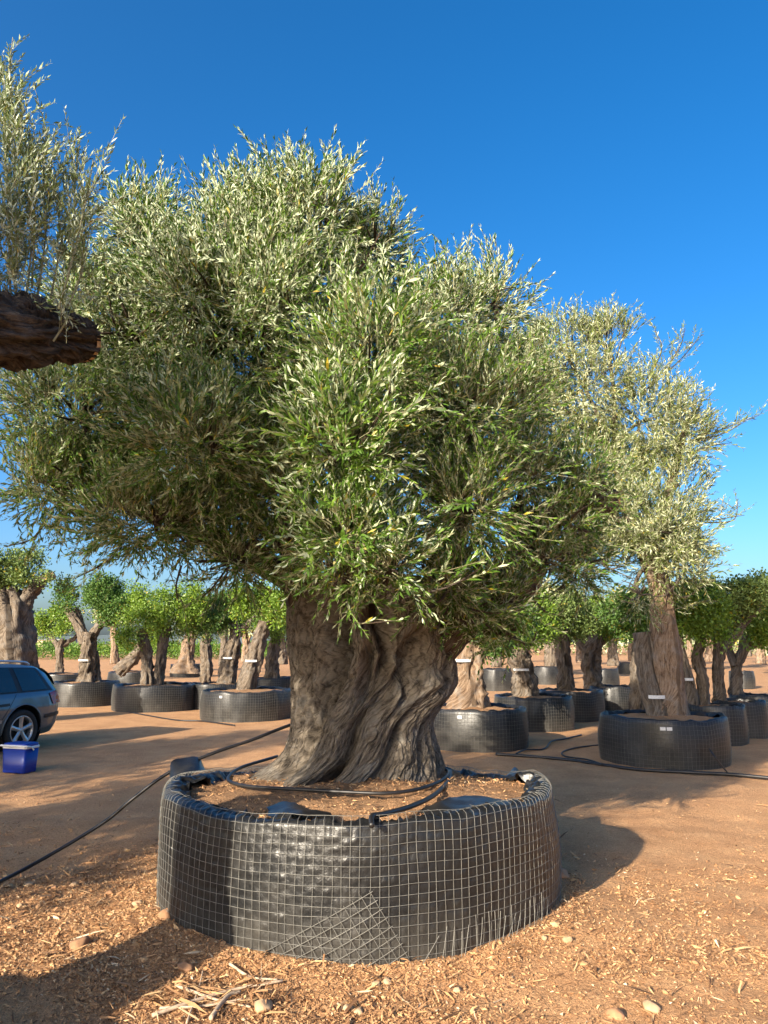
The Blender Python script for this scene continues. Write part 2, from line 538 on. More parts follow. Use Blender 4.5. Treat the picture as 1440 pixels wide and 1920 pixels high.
M['bark_pale'] = bark_mat('pale_olive_bark', (0.42, 0.32, 0.225), (0.27, 0.185, 0.12), (0.08, 0.045, 0.026), 26, 5, 1.0, 0.04)
M['cut_wood'] = plain('cut_wood', (0.52, 0.31, 0.15), 0.8, var=0.3, scale=30)
M['wire'] = plain('galvanised_wire', (0.19, 0.185, 0.165), 0.6, 0.4, 0.25, 12)
M['hose'] = plain('black_irrigation_tube', (0.016, 0.015, 0.015), 0.45, var=0.3, scale=6)
M['tag'] = plain('white_tag', (0.62, 0.62, 0.60), 0.6, var=0.15, scale=60)
M['white_plastic'] = plain('white_plastic', (0.78, 0.79, 0.80), 0.35, var=0.03)
M['blue_plastic'] = plain('blue_plastic', (0.003, 0.026, 0.26), 0.35, var=0.06)
M['stone'] = plain('pale_limestone', (0.42, 0.28, 0.16), 0.9, var=0.35, scale=9, bmp=0.6)
M['stone_red'] = plain('ochre_stone', (0.34, 0.18, 0.09), 0.9, var=0.35, scale=9, bmp=0.6)
M['dry_wood'] = plain('dry_wood', (0.46, 0.34, 0.23), 0.85, var=0.35, scale=25, bmp=0.4)

def liner_material():
    m, nt, nd, lk, b = new_mat('black_plastic_liner')
    oc = N(nt, 'ShaderNodeTexCoord').outputs['Object']
    z = N(nt, 'ShaderNodeSeparateXYZ')
    lk.new(oc, z.inputs[0])
    n1, n2 = noise(nt, oc, 5, 6, 0.65), noise(nt, mapping(nt, oc, (14, 14, 4)), 1, 5, 0.6)
    lowz = N(nt, 'ShaderNodeMapRange')
    lowz.inputs[1].default_value, lowz.inputs[2].default_value = 0.42, 0.0
    lk.new(z.outputs[2], lowz.inputs[0])
    d = math_n(nt, 'ADD', math_n(nt, 'MULTIPLY', lowz.outputs[0], 0.55), math_n(nt, 'MULTIPLY', math_n(nt, 'SUBTRACT', n1, 0.52), 1.4))
    d = math_n(nt, 'MULTIPLY', d, math_n(nt, 'ADD', n2, 0.25), True)
    col = mix(nt, d, (0.011, 0.0115, 0.012), (0.080, 0.072, 0.058))
    lk.new(col, b.inputs['Base Color'])
    r = N(nt, 'ShaderNodeMapRange')
    r.inputs[3].default_value, r.inputs[4].default_value = 0.36, 0.80
    lk.new(d, r.inputs[0])
    lk.new(r.outputs[0], b.inputs['Roughness'])
    bump(nt, noise(nt, oc, 55, 3, 0.5, 0.8), b, 0.35, 0.006)
    return m
M['liner'] = liner_material()

def soil_material(name, a, b_, c, track=True):
    m, nt, nd, lk, b = new_mat(name)
    oc = N(nt, 'ShaderNodeTexCoord').outputs['Object']
    big, midn, fine, grit = noise(nt, oc, 0.35, 4, 0.6), noise(nt, oc, 2.2, 6, 0.6), noise(nt, oc, 26, 6, 0.7), noise(nt, oc, 130, 3, 0.6)
    s = math_n(nt, 'ADD', math_n(nt, 'MULTIPLY', midn, 0.6), math_n(nt, 'MULTIPLY', fine, 0.4))
    col = ramp(nt, s, [(0.32, a), (0.5, b_), (0.68, c)])
    col = mix(nt, math_n(nt, 'MULTIPLY', math_n(nt, 'SUBTRACT', big, 0.3), 1.4, True), col, tuple(x * y for x, y in zip(b_, (1.12, 1.15, 1.22))))
    col = mix(nt, 0.5, col, ramp(nt, grit, [(0.35, (0.25, 0.22, 0.2)), (0.6, (0.9, 0.9, 0.9))]), 'OVERLAY')
    lk.new(col, b.inputs['Base Color'])
    b.inputs['Roughness'].default_value = 0.95
    b.inputs['Specular IOR Level'].default_value = 0.1
    h = math_n(nt, 'ADD', math_n(nt, 'MULTIPLY', fine, 0.7), math_n(nt, 'MULTIPLY', grit, 0.3))
    bump(nt, h, b, 1.0, 0.04)
    return m
M['ground'] = soil_material('ochre_soil', (0.29, 0.145, 0.068), (0.46, 0.255, 0.122), (0.58, 0.35, 0.18))
M['soil'] = soil_material('pot_soil', (0.20, 0.11, 0.055), (0.32, 0.185, 0.095), (0.42, 0.26, 0.14))

def litter_material():
    m, nt, nd, lk, b = new_mat('dry_leaf_litter')
    v = N(nt, 'ShaderNodeAttribute', attribute_name='var').outputs['Fac']
    lk.new(ramp(nt, v, [(0.0, (0.10, 0.05, 0.026)), (0.3, (0.34, 0.18, 0.085)), (0.7, (0.48, 0.27, 0.125)), (0.93, (0.56, 0.36, 0.18)), (1.0, (0.66, 0.53, 0.36))]), b.inputs['Base Color'])
    b.inputs['Roughness'].default_value = 0.8
    b.inputs['Specular IOR Level'].default_value = 0.25
    return m
M['litter'] = litter_material()

# ------------------------------------------------------------------ ground and far setting
POT = np.array([-0.16, 5.67, 0.0])          # centre of the big planter
POT_R = 1.33
def gz(x, y):
    near = np.exp(-((np.asarray(y) - 5) / 9) ** 2)
    h = 0.022 * fbm(xyz(x, y, 0) * 0.8, 3, 3) + 0.010 * fbm(xyz(x, y, 4) * 5.0, 3, 8)
    d = np.hypot(np.asarray(x) - POT[0], np.asarray(y) - POT[1])
    return h * (0.3 + 0.7 * near) + 0.035 * np.exp(-((d - POT_R) / 0.22) ** 2)
def axis_lin(parts):
    return np.unique(np.concatenate([np.linspace(a, b, n) for a, b, n in parts]))
gx = axis_lin([(-6000, -400, 8), (-400, -60, 8), (-60, -8, 24), (-8, -3.2, 30), (-3.2, 3.6, 150), (3.6, 9, 30), (9, 60, 24), (60, 400, 8), (400, 6000, 8)])
gy = axis_lin([(-400, -20, 8), (-20, 3, 24), (3, 8, 100), (8, 14, 60), (14, 40, 60), (40, 200, 30), (200, 8000, 14)])
GX, GY = np.meshgrid(gx, gy)
ground = single('ground', xyz(GX, GY, gz(GX, GY)).reshape(-1, 3), grid_faces(len(gy), len(gx)), M['ground'], kind='structure')

def hills():
    x = np.linspace(-5200, 5200, 140)
    y = np.linspace(4600, 7400, 12)
    X, Y = np.meshgrid(x, y)
    prof = np.sin(np.linspace(0, np.pi, 12))[:, None]
    Z = prof * (70 + 45 * fbm(xyz(X / 900, 0, 0), 4, 2) + 10 * fbm(xyz(X / 200, Y / 300, 1), 3, 5)) * (0.35 + 0.65 * sstep(1500, -1200, X)) - 5
    single('hills', xyz(X, Y, Z).reshape(-1, 3), grid_faces(12, 140), plain('distant_scrub', (0.10, 0.13, 0.12), 0.95, var=0.2, scale=0.004), kind='structure')
hills()

# ------------------------------------------------------------------ planters (wire baskets lined with black plastic)
def planter(c, r, h, label, group='wire planters lined with black plastic', detail=1, seed=0, cell=0.05, rim_low=0.0, tag_at=None, tilt=None, wire_r=0.0015):
    c = np.array([c[0], c[1], 0.0])
    t = thing('wire_planter', label, 'planter', (c[0], c[1], 0.0), group)
    g = np.random.default_rng(seed)
    ncell = int(round(2 * np.pi * r / cell))
    nrow = max(3, int(round(h / cell)))
    k = 4 if detail > 1 else (2 if detail == 1 else 1)
    nth = ncell * k if detail > 1 else max(72, ncell)
    ph = g.uniform(0, 6.28)
    def rad(th, z):
        w = 1 + 0.018 * np.sin(2 * th + ph) + 0.012 * np.sin(3 * th + 2 * ph) + 0.010 * np.sin(5 * th + ph * 3)
        bulge = 0.02 * np.sin(np.clip(z / h, 0, 1) * np.pi) - 0.012 * np.clip(z / h, 0, 1)
        return r * w + bulge + 0.016 * vnoise(xyz(np.cos(th) * 4, np.sin(th) * 4, z * 3), seed)
    def top(th):
        back = sstep(0.05, 0.85, np.sin(th))
        return h - rim_low * back + 0.018 * vnoise(xyz(np.cos(th) * 3, np.sin(th) * 3, 0), seed + 2) + 0.012 * vnoise(xyz(np.cos(th) * 9, np.sin(th) * 9, 0), seed + 4)
    th = np.linspace(0, 2 * np.pi, nth, endpoint=False)
    # wall, then the plastic folded over the shoulder towards the soil
    zs = np.linspace(-0.04 / h, 1, (nrow + 1) * k if detail > 1 else 14)
    TH, ZF = np.meshgrid(th, zs)
    Z = ZF * top(TH)
    cellw = 2 * np.pi / ncell
    quilt = np.abs(np.sin(np.pi * TH / cellw)) ** 0.6 * np.abs(np.sin(np.pi * np.clip(Z, 0, 9) / cell)) ** 0.6 if detail > 1 else 0
    R = rad(TH, Z) - 0.004 + 0.0055 * quilt * (0.45 + 0.55 * vnoise(xyz(np.cos(TH) * 20, np.sin(TH) * 20, Z * 14), seed + 9) ** 2 * 2)
    if detail > 1:
        R = R + 0.003 * fbm(xyz(np.cos(TH) * 45, np.sin(TH) * 45, Z * 36), 2, seed + 11)
    wall = [xyz(c[0] + R * np.cos(TH), c[1] + R * np.sin(TH), Z)]
    nfold = 12 if detail > 1 else 6
    ff = np.linspace(0, 1, nfold)[1:]
    depth = (0.15 + 0.07 * vnoise(xyz(np.cos(th) * 5, np.sin(th) * 5, 0), seed + 6) + 0.05 * vnoise(xyz(np.cos(th) * 14, np.sin(th) * 14, 0), seed + 7)) * (1.0 if detail > 1 else 0.7) * min(1, r)
    for f in ff:
        inw = depth * f
        zz = top(th) + 0.030 * np.sin(f * np.pi * 0.85) - 0.045 * f ** 1.4 + ((0.050 if detail > 1 else .028) * f * fbm(xyz(np.cos(th) * 15, np.sin(th) * 15, f * 2), 4, seed + 8, .6) if detail > 0 else 0)
        rr = rad(th, top(th)) - 0.004 - inw
        wall.append(xyz(c[0] + rr * np.cos(th), c[1] + rr * np.sin(th), zz)[None])
    W = np.vstack(wall)
    part('liner', W.reshape(-1, 3), grid_faces(W.shape[0], nth, True), M['liner'], t)
    # soil
    ns = 40 if detail > 1 else 10
    thS = np.linspace(0, 2 * np.pi, 160 if detail > 1 else 48, endpoint=False)
    fr = np.linspace(0, 1, ns)
    TS, FR = np.meshgrid(thS, fr)
    RS = (rad(TS, top(TS)) - 0.03) * FR
    X, Y = c[0] + RS * np.cos(TS), c[1] + RS * np.sin(TS)
    ZS = h - 0.055 - rim_low * 0.55 * sstep(0.05, 0.85, np.sin(TS)) * FR + 0.04 * (1 - FR ** 2) + (0.020 * fbm(xyz(X, Y, 0) * 4, 3, seed + 1) + 0.008 * fbm(xyz(X, Y, 0) * 17, 3, seed))
    part('soil', xyz(X, Y, ZS).reshape(-1, 3), grid_faces(ns, len(thS), True), M['soil'], t)
    # welded wire
    items = []
    wseg = 4 if detail > 1 else 3
    off = wire_r * 0.9 + (0.006 if detail > 1 else 0.004)
    for i in range(ncell):
        a = i * cellw + g.normal(0, 0.04) * cellw
        zt = top(np.array(a))
        nz = 10 if detail > 1 else 4
        zz = np.linspace(0.0, 1, nz) * zt
        aa = a + (g.normal(0, 0.05) * cellw) * np.linspace(0, 1, nz) + (0.10 * cellw * vnoise(xyz(i * 0.4, zz * 5, 0), seed + 20) if detail > 1 else 0)
        rr = rad(aa, zz) + off
        pts = xyz(c[0] + rr * np.cos(aa), c[1] + rr * np.sin(aa), zz)
        if detail > 1:                     # tops of the wires bent in over the shoulder
            rin = rad(np.array(a), zt) + off - np.array([0.012, 0.045, 0.085 + g.uniform(-0.02, 0.02)])
            zin = zt + np.array([0.026, 0.040, 0.030 + g.uniform(-0.006, 0.012)])
            pts = np.vstack([pts, xyz(c[0] + rin * np.cos(a), c[1] + rin * np.sin(a), zin)])
        items.append(tube(pts, [wire_r], n=len(pts), seg=wseg, cap=False))
    nh = ncell if detail > 1 else 44
    tw = np.linspace(0, 2 * np.pi, nh + 1)
    for j in range(nrow + 1):
        zc = j / nrow
        zz = zc * top(tw) + 0.003 * vnoise(xyz(np.cos(tw) * 8, np.sin(tw) * 8, j), seed + 30)
        rr = rad(tw, zz) + off + 0.0025
        items.append(tube(xyz(c[0] + rr * np.cos(tw), c[1] + rr * np.sin(tw), zz), [wire_r], n=nh + 1, seg=wseg, cap=False))
    if detail > 1:
        rr = rad(tw, top(tw)) + off - 0.047
        items.append(tube(xyz(c[0] + rr * np.cos(tw), c[1] + rr * np.sin(tw), top(tw) + 0.043), [wire_r], n=nh + 1, seg=wseg, cap=False))
    V, Fc, G = join(items)
    part('wire_mesh', V, Fc, M['wire'], t)
    if tag_at is not None:
        for a in tag_at:
            rr = rad(np.array(a), h * 0.84) + 0.012
            p = np.array([c[0] + rr * math.cos(a), c[1] + rr * math.sin(a), h * 0.84])
            tg = np.array([-math.sin(a), math.cos(a), 0])
            nn = np.array([math.cos(a), math.sin(a), 0])
            w, hh = 0.035, 0.022
            q = [p + tg * sx * w + np.array([0, 0, sz * hh]) + nn * dn for dn in (0.003, 0) for sx, sz in ((-1, -1), (1, -1), (1, 1), (-1, 1))]
            part('tag', q, np.array([[0, 1, 2, 3], [7, 6, 5, 4], [0, 4, 5, 1], [1, 5, 6, 2], [2, 6, 7, 3], [3, 7, 4, 0]]), M['tag'], t, smooth=False)
    return t, rad, top

big, big_rad, big_top = planter(POT, POT_R, 0.70, 'big wire basket planter in the foreground holding the ancient olive', None, 2, 5, rim_low=0.10, wire_r=0.00145)

def surf(s, z, off=0.010):
    """point on the big planter's wall: s metres to the right of its front, z metres up"""
    a = -math.pi / 2 + s / POT_R + 0.02
    r = big_rad(np.array(a), np.array(z)) + off
    return np.array([POT[0] + r * math.cos(a), POT[1] + r * math.sin(a), z])
def patch():
    items = []
    dA, dB = np.array([-math.cos(0.53), -math.sin(0.53)]), np.array([math.sin(0.53), -math.cos(0.53)])
    o = np.array([0.06, 0.375])
    for d, e, n in ((dA, dB, 9), (dB, dA, 15)):
        for k in range(n):
            p = o + e * 0.05 * k
            if p[1] < 0.03:
                break
            L = min(0.80 if d is dA else 0.46, (p[1] - 0.012) / -d[1])
            pts = [surf(*(p + d * f), off=0.0135 + (0.003 if d is dA else 0)) for f in np.linspace(-0.012, L, 8)]
            items.append(tube(pts, [0.0017], n=8, seg=4, cap=False))
    V, Fc, G = join(items)
    p = part('mesh_patch', V, Fc, M['wire'], big)
    p['label'] = 'extra piece of wire mesh laid slantwise over the front'
    # loose wire ends splayed out along the foot of the wall
    items = []
    g = np.random.default_rng(3)
    for s in np.arange(0.42, 1.35, 0.045):
        z0 = 0.16 + g.uniform(-0.03, 0.05)
        q = g.normal(-0.02, 0.03)
        items.append(tube([surf(s, z0, 0.012), surf(s + q * 0.5, z0 * 0.55, 0.022), surf(s + q, 0.02, 0.02 + g.uniform(0, 0.02))], [0.002], n=6, seg=4, cap=False))
    V, Fc, G = join(items)
    part('loose_wire', V, Fc, M['wire'], big)
patch()

def flap(pts_outer, pts_inner, n=26, seed=0, crump=0.012, thick=0.003):
    """crumpled strip of plastic between two curves"""
    A, B = catmull(pts_outer, n), catmull(pts_inner, n)
    f = np.linspace(0, 1, 9)[:, None, None]
    S = A[None] * (1 - f) + B[None] * f
    q = S * 13
    S = S + np.stack([fbm(q, 2, seed + i) for i in range(3)], -1) * crump
    T = S + np.array([0, 0.3, -0.9]) * thick
    V = np.vstack([S.reshape(-1, 3), T.reshape(-1, 3)])
    g = grid_faces(9, n)
    return V, np.vstack([g, g[:, ::-1] + 9 * n])
def on_rim(u, v, z):
    return gnd(u, v, z)
# plastic standing up round the back of the pot: right-hand peak, left-hand corner, folds along the front
for o_, i_, sd, cr in (
    ([gnd(838, 1452, .58), gnd(880, 1456, .58), gnd(930, 1468, .60), at(950, 1452, 6.45), at(966, 1438, 6.42), at(985, 1462, 6.35), gnd(1010, 1478, .64), gnd(1034, 1496, .64)],
     [gnd(838, 1459, .58), gnd(880, 1466, .57), gnd(930, 1480, .58), gnd(947, 1476, .59), gnd(972, 1480, .60), gnd(990, 1490, .60), gnd(1004, 1500, .61), gnd(1016, 1512, .61)], 4, .006),
    ([at(318, 1452, 6.1), at(322, 1428, 6.15), at(345, 1420, 6.2), at(372, 1420, 6.25), at(384, 1440, 6.3)],
     [at(322, 1475, 5.95), at(340, 1470, 5.95), at(360, 1452, 6.0), at(372, 1446, 6.05), at(386, 1444, 6.2)], 9, .004),
    ([gnd(500, 1512, .68), gnd(520, 1506, .70), gnd(545, 1504, .71), gnd(580, 1517, .70), gnd(620, 1522, .69)],
     [gnd(505, 1528, .69), gnd(525, 1528, .70), gnd(550, 1526, .71), gnd(585, 1530, .71), gnd(620, 1534, .70)], 15, .010),
    ([gnd(790, 1518, .68), gnd(830, 1500, .72), gnd(870, 1492, .73), gnd(912, 1494, .72), gnd(960, 1502, .68)],
     [gnd(800, 1534, .70), gnd(840, 1526, .71), gnd(880, 1516, .72), gnd(920, 1514, .71), gnd(965, 1514, .68)], 18, .012)):
    V, Fc = flap(o_, i_, seed=sd, crump=cr)
    part('liner_flap', V, Fc, M['liner'], big)

# ------------------------------------------------------------------ the ancient olive
TY = 6.25
edges = [(1505, 420, 850), (1475, 436, 838), (1455, 468, 832), (1435, 503, 827), (1410, 530, 820), (1380, 542, 810), (1350, 545, 806), (1325, 546, 824), (1300, 546, 846), (1275, 545, 854),
         (1250, 543, 852), (1200, 538, 838), (1150, 540, 828), (1110, 548, 815), (1085, 560, 800)]
def ancient_trunk():
    zz = np.array([at(700, v, TY)[2] for v, a, b in edges])
    xl = np.array([at(a, v, TY)[0] for v, a, b in edges])
    xr = np.array([at(b, v, TY)[0] for v, a, b in edges])
    nz, nt = 230, 520
    z = np.linspace(zz[0], zz[-1], nz)
    L, R = np.interp(z, zz, xl), np.interp(z, zz, xr)
    k = np.ones(9) / 9
    L, R = np.convolve(np.pad(L, 4, 'edge'), k, 'valid'), np.convolve(np.pad(R, 4, 'edge'), k, 'valid')
    cx, a = (L + R) / 2, (R - L) / 2
    b = 0.44 + 0.16 * np.exp(-(z - 0.62) / 0.16)
    th = np.concatenate([np.linspace(-np.pi - .25, .25, 450), np.linspace(.25, np.pi - .25, 72)[1:-1]])
    TH, Z = np.meshgrid(th, z)
    h = Z - 0.62
    lean = sstep(-3.2, -0.9, TH) * (1 - 0.3 * sstep(-0.7, 0.6, TH))       # the left column grows straight, the rest twists
    PH = TH - 0.85 * np.minimum(h, 0.95) * lean + 0.055 * fbm(xyz(np.cos(TH) * 2, np.sin(TH) * 2, Z * 1.2), 3, 41)
    m = np.ones_like(TH)
    flare = 1 + 1.3 * np.exp(-np.clip(h, 0, 9) / 0.14)
    def bumpf(c, w):
        d = np.abs((PH - c + np.pi) % (2 * np.pi) - np.pi)
        return np.exp(-(d / w) ** 2)
    for c, w, am in ((-2.72, .22, .05), (-2.10, .22, .13), (-1.62, .20, .08), (-1.12, .24, .10), (-0.62, .20, .08), (-.12, .25, .08), (.6, .3, .1), (1.4, .3, .1)):
        m += am * bumpf(c, w) * (0.55 + 0.45 * flare)
    for c, w, am, z0, z1 in ((-2.38, .085, 0.37, .5, 2.2), (-1.86, .075, 0.31, .5, 1.5), (-1.40, .060, 0.20, .5, 1.25), (-0.90, .065, 0.25, .75, 1.9), (-0.38, .07, .15, .5, 1.1),
                             (-2.60, .05, .10, .9, 2.3), (-2.00, .06, 0.34, 1.15, 2.3), (-1.22, .07, 0.40, 1.25, 2.3), (-1.62, .05, .10, 1.0, 2.3), (.25, .08, .15, .5, 2), (1.0, .1, .2, .5, 2)):
        m -= am * (1 + 1.1 * sstep(1.15, 1.75, Z)) * bumpf(c, w) * sstep(z0, z0 + .15, Z) * (1 - sstep(z1 - .2, z1, Z))
    m += 0.045 * fbm(xyz(np.cos(PH) * 2.6, np.sin(PH) * 2.6, Z * 1.5), 3, 12)
    m -= 0.050 * np.clip(0.55 - np.abs(fbm(xyz(np.cos(PH) * 6.5, np.sin(PH) * 6.5, Z * 1.7), 2, 77)) * 2.6, 0, 1)
    m -= 0.022 * np.clip(0.6 - np.abs(fbm(xyz(np.cos(PH) * 15, np.sin(PH) * 15, Z * 3.6), 2, 23)) * 2.2, 0, 1)
    wp = PH + .06 * fbm(xyz(np.cos(PH) * 4, np.sin(PH) * 4, Z * 7), 3, 61)
    wz = Z + .05 * fbm(xyz(np.cos(PH) * 6, np.sin(PH) * 6, Z * 3), 2, 65)
    c1, c2 = cells(wp * 9.5, wz * 1.6, 5), cells(wp * 27, wz * 4.2, 9)
    rough = sstep(-.45, .35, fbm(xyz(np.cos(PH) * 2, np.sin(PH) * 2, Z * 1.8), 2, 71))
    m -= 0.062 * (1 - sstep(0, .14, c1)) * (.35 + .65 * rough)
    m -= 0.030 * (1 - sstep(0, .22, c2)) * (.4 + .6 * rough)
    m += 0.020 * rough * (_hash(np.floor(wp * 9.5).astype(np.int64), np.floor(wz * 1.6).astype(np.int64), np.zeros_like(Z, np.int64), 3) * sstep(.1, .5, c1))
    m += 0.018 * fbm(xyz(np.cos(PH) * 22, np.sin(PH) * 22, Z * 22), 3, 31)
    for u, v, w, hh, am in ((747, 1362, .060, .10, .34), (764, 1297, .05, .07, .28), (775, 1238, .15, .17, .60), (607, 1462, .08, .08, .34), (690, 1250, .08, .20, .50), (632, 1310, .035, .16, .28), (700, 1150, .14, .14, .5), (640, 1255, .06, .22, .45), (800, 1400, .04, .10, .16), (730, 1262, -.09, .10, .10), (690, 1330, -.07, .06, -.10), (810, 1280, -.10, .06, -.12), (570, 1330, -.06, .05, -.08)):
        p = at(u, v, TY - .4)
        i = int(np.clip((p[2] - z[0]) / (z[-1] - z[0]) * nz, 0, nz - 1))
        t0 = -math.acos(np.clip((p[0] - cx[i]) / a[i], -.98, .98))
        m -= am * np.exp(-(((TH - t0 - 0.5 * (Z - p[2])) / w) ** 2 + ((Z - p[2]) / hh) ** 2) ** 1.5)
    # keep the silhouette on its outline
    edge = np.abs(np.cos(TH)) ** 6
    m = m * (1 - 0.6 * edge) + 0.6 * edge * (1 + 0.30 * (m - 1))
    X = cx[:, None] + a[:, None] * np.cos(TH) * m
    Y = TY + b[:, None] * np.sin(TH) * m
    V = xyz(X, Y, Z).reshape(-1, 3)
    G = xyz(PH * 0.55, Z, 0.0).reshape(-1, 3)
    k = len(V)
    V = np.vstack([V, [cx[-1], TY, z[-1] - 0.25]])
    G = np.vstack([G, [0, 0, 0]])
    r1 = (nz - 1) * nt + np.arange(nt)
    return V, [grid_faces(nz, nt, True), np.stack([r1, np.roll(r1, -1), np.full(nt, k)], 1)], G
olive = thing('olive_tree', 'ancient olive tree with massive twisted trunk in the big foreground planter', 'tree', (-0.2, TY, 0.62))
V, Fc, G = ancient_trunk()
part('trunk', V, Fc, M['bark'], olive, attrs={'grain': G})
def limb(pts, rad, mat, parent, name='limb', n=None, seg=20, bark=0.02, seed=0, lobes=0.12, cut=False, attrs=True):
    V, Fc, G = tube(pts, rad, n=n or 16 * (len(pts) - 1), seg=seg, bark=bark, seed=seed, lobes=lobes)
    o = part(name, V, Fc, mat, parent, attrs={'grain': G})
    if cut:
        C = np.asarray(pts, float)
        Vd, Fd, _ = disc_end(C[-1], C[-1] - C[-2], rad[-1] * 0.93, seed)
        part('cut_end', Vd, Fd, M['cut_wood'], o)
    return o
def px(*l):
    return [at(*p) for p in l]
# main limbs: the left column, a middle one, the right one with a sawn stub
limb(px((590, 1190, 6.3), (574, 1130, 6.2), (560, 1020, 6.0), (552, 880, 5.9), (535, 760, 5.8), (505, 600, 5.6)), [.13, .15, .14, .12, .09, .05], M['bark_red'], olive, seed=3, n=90, bark=.035)
limb(px((690, 1180, 6.3), (690, 1060, 6.2), (650, 920, 6.0), (640, 760, 5.8), (650, 600, 5.6)), [.26, .17, .13, .09, .05], M['bark_red'], olive, seed=4, n=80, bark=.03)
limb(px((800, 1215, 6.3), (880, 1135, 6.3), (965, 1095, 6.2), (985, 1040, 6.2), (960, 960, 6.15)), [.24, .20, .17, .15, .11], M['bark_red'], olive, seed=5, n=80, bark=.03)
limb(px((975, 1060, 6.2), (1010, 990, 6.3), (1070, 945, 6.45), (1148, 938, 6.6)), [.13, .14, .13, .11], M['bark_red'], olive, seed=6, n=60, bark=.03, cut=True)
limb(px((640, 1130, 6.2), (500, 1060, 6.1), (380, 1000, 5.9), (240, 940, 5.7)), [.13, .10, .075, .04], M['bark_red'], olive, seed=7, bark=.02)
limb(px((800, 1180, 6.2), (850, 1000, 6.0), (870, 820, 5.8), (880, 640, 5.7)), [.15, .11, .08, .04], M['bark_red'], olive, seed=8, bark=.02)

# leafy shoots
OV = [shoot(100 + i, L=.28 + .05 * (i % 4), pairs=12 + (i % 4), leaf=.053, wid=.0132, ang=.45 + .11 * (i % 3), bend=.12 + .14 * (i % 3)) for i in range(12)]
OVF = [shoot(100 + i, L=.28 + .05 * (i % 4), pairs=12 + (i % 4), leaf=.066, wid=.0138, ang=.45 + .11 * (i % 3), bend=.12 + .14 * (i % 3), fine=True) for i in range(12)]
def ell(u, v, Y, ru, rv, ry):
    c = at(u, v, Y)
    s = np.linalg.norm(c - EYE) / math.sqrt(F_PX ** 2 + (u - 720) ** 2 + (v - 960) ** 2)
    return c, np.array([ru * s, ry, rv * s])
MAIN = [ell(470, 640, 5.5, 260, 260, 1.35), ell(575, 445, 5.3, 140, 125, .8), ell(460, 440, 5.4, 110, 100, .75), ell(290, 475, 5.5, 110, 110, .8), ell(370, 570, 5.2, 110, 110, .7), ell(200, 600, 5.6, 130, 130, .8), ell(690, 495, 5.5, 85, 105, .7),
        ell(150, 780, 5.6, 175, 130, 1.0), ell(110, 920, 5.6, 120, 85, .8), ell(290, 980, 5.4, 165, 95, .9), ell(400, 850, 5.1, 170, 150, 1.1), ell(450, 1050, 5.5, 100, 60, .6),
        ell(640, 860, 4.7, 150, 160, .9), ell(650, 1010, 4.6, 130, 105, .75), ell(735, 1065, 4.5, 105, 65, .5), ell(640, 1075, 4.6, 60, 60, .4),
        ell(820, 635, 5.8, 150, 110, .95), ell(925, 570, 5.9, 60, 65, .5), ell(700, 700, 4.9, 170, 160, 1.0), ell(850, 790, 5.4, 160, 150, 1.0), ell(860, 960, 5.2, 140, 115, .8), ell(960, 760, 6.0, 85, 120, .7),
        ell(840, 1100, 5.3, 85, 75, .5), ell(880, 1165, 5.6, 75, 50, .35), ell(950, 1190, 5.9, 60, 40, .3), ell(980, 900, 5.9, 90, 90, .6), ell(985, 1110, 6.3, 80, 65, .5), ell(900, 1150, 5.9, 80, 50, .4), ell(1080, 1060, 6.9, 70, 90, .5), ell(1070, 900, 6.2, 75, 60, .35), ell(1060, 985, 6.1, 75, 55, .35), ell(1020, 1050, 6.0, 60, 60, .35), ell(940, 1125, 5.7, 85, 65, .4), ell(250, 640, 5.4, 130, 120, .7), ell(520, 560, 4.9, 120, 110, .6), ell(400, 970, 5.8, 150, 90, .5), ell(480, 870, 6.1, 130, 120, .5), ell(330, 860, 6.1, 150, 110, .5), ell(200, 880, 6.1, 150, 90, .5), ell(560, 760, 6.2, 160, 130, .5), ell(330, 690, 6.1, 150, 120, .5), ell(780, 860, 6.3, 150, 140, .5), ell(535, 900, 5.2, 95, 130, .45), ell(530, 1030, 5.4, 75, 60, .4), ell(1110, 935, 6.35, 65, 50, .3)]
P, D = fill_crown(MAIN, 14500, 21, shell=.30, hole=-.36, inset=.27, droop=.38, updir=.85)
BL = []          # branchlets that break the outline
def twig_to(path, seed, step=.075, upw=.45):
    pts = px(*[(u, v + 34 * (v < 620), Y) for u, v, Y in path])
    p, d = along(pts, step, seed, upw=upw)
    BL.append((pts, p, d))
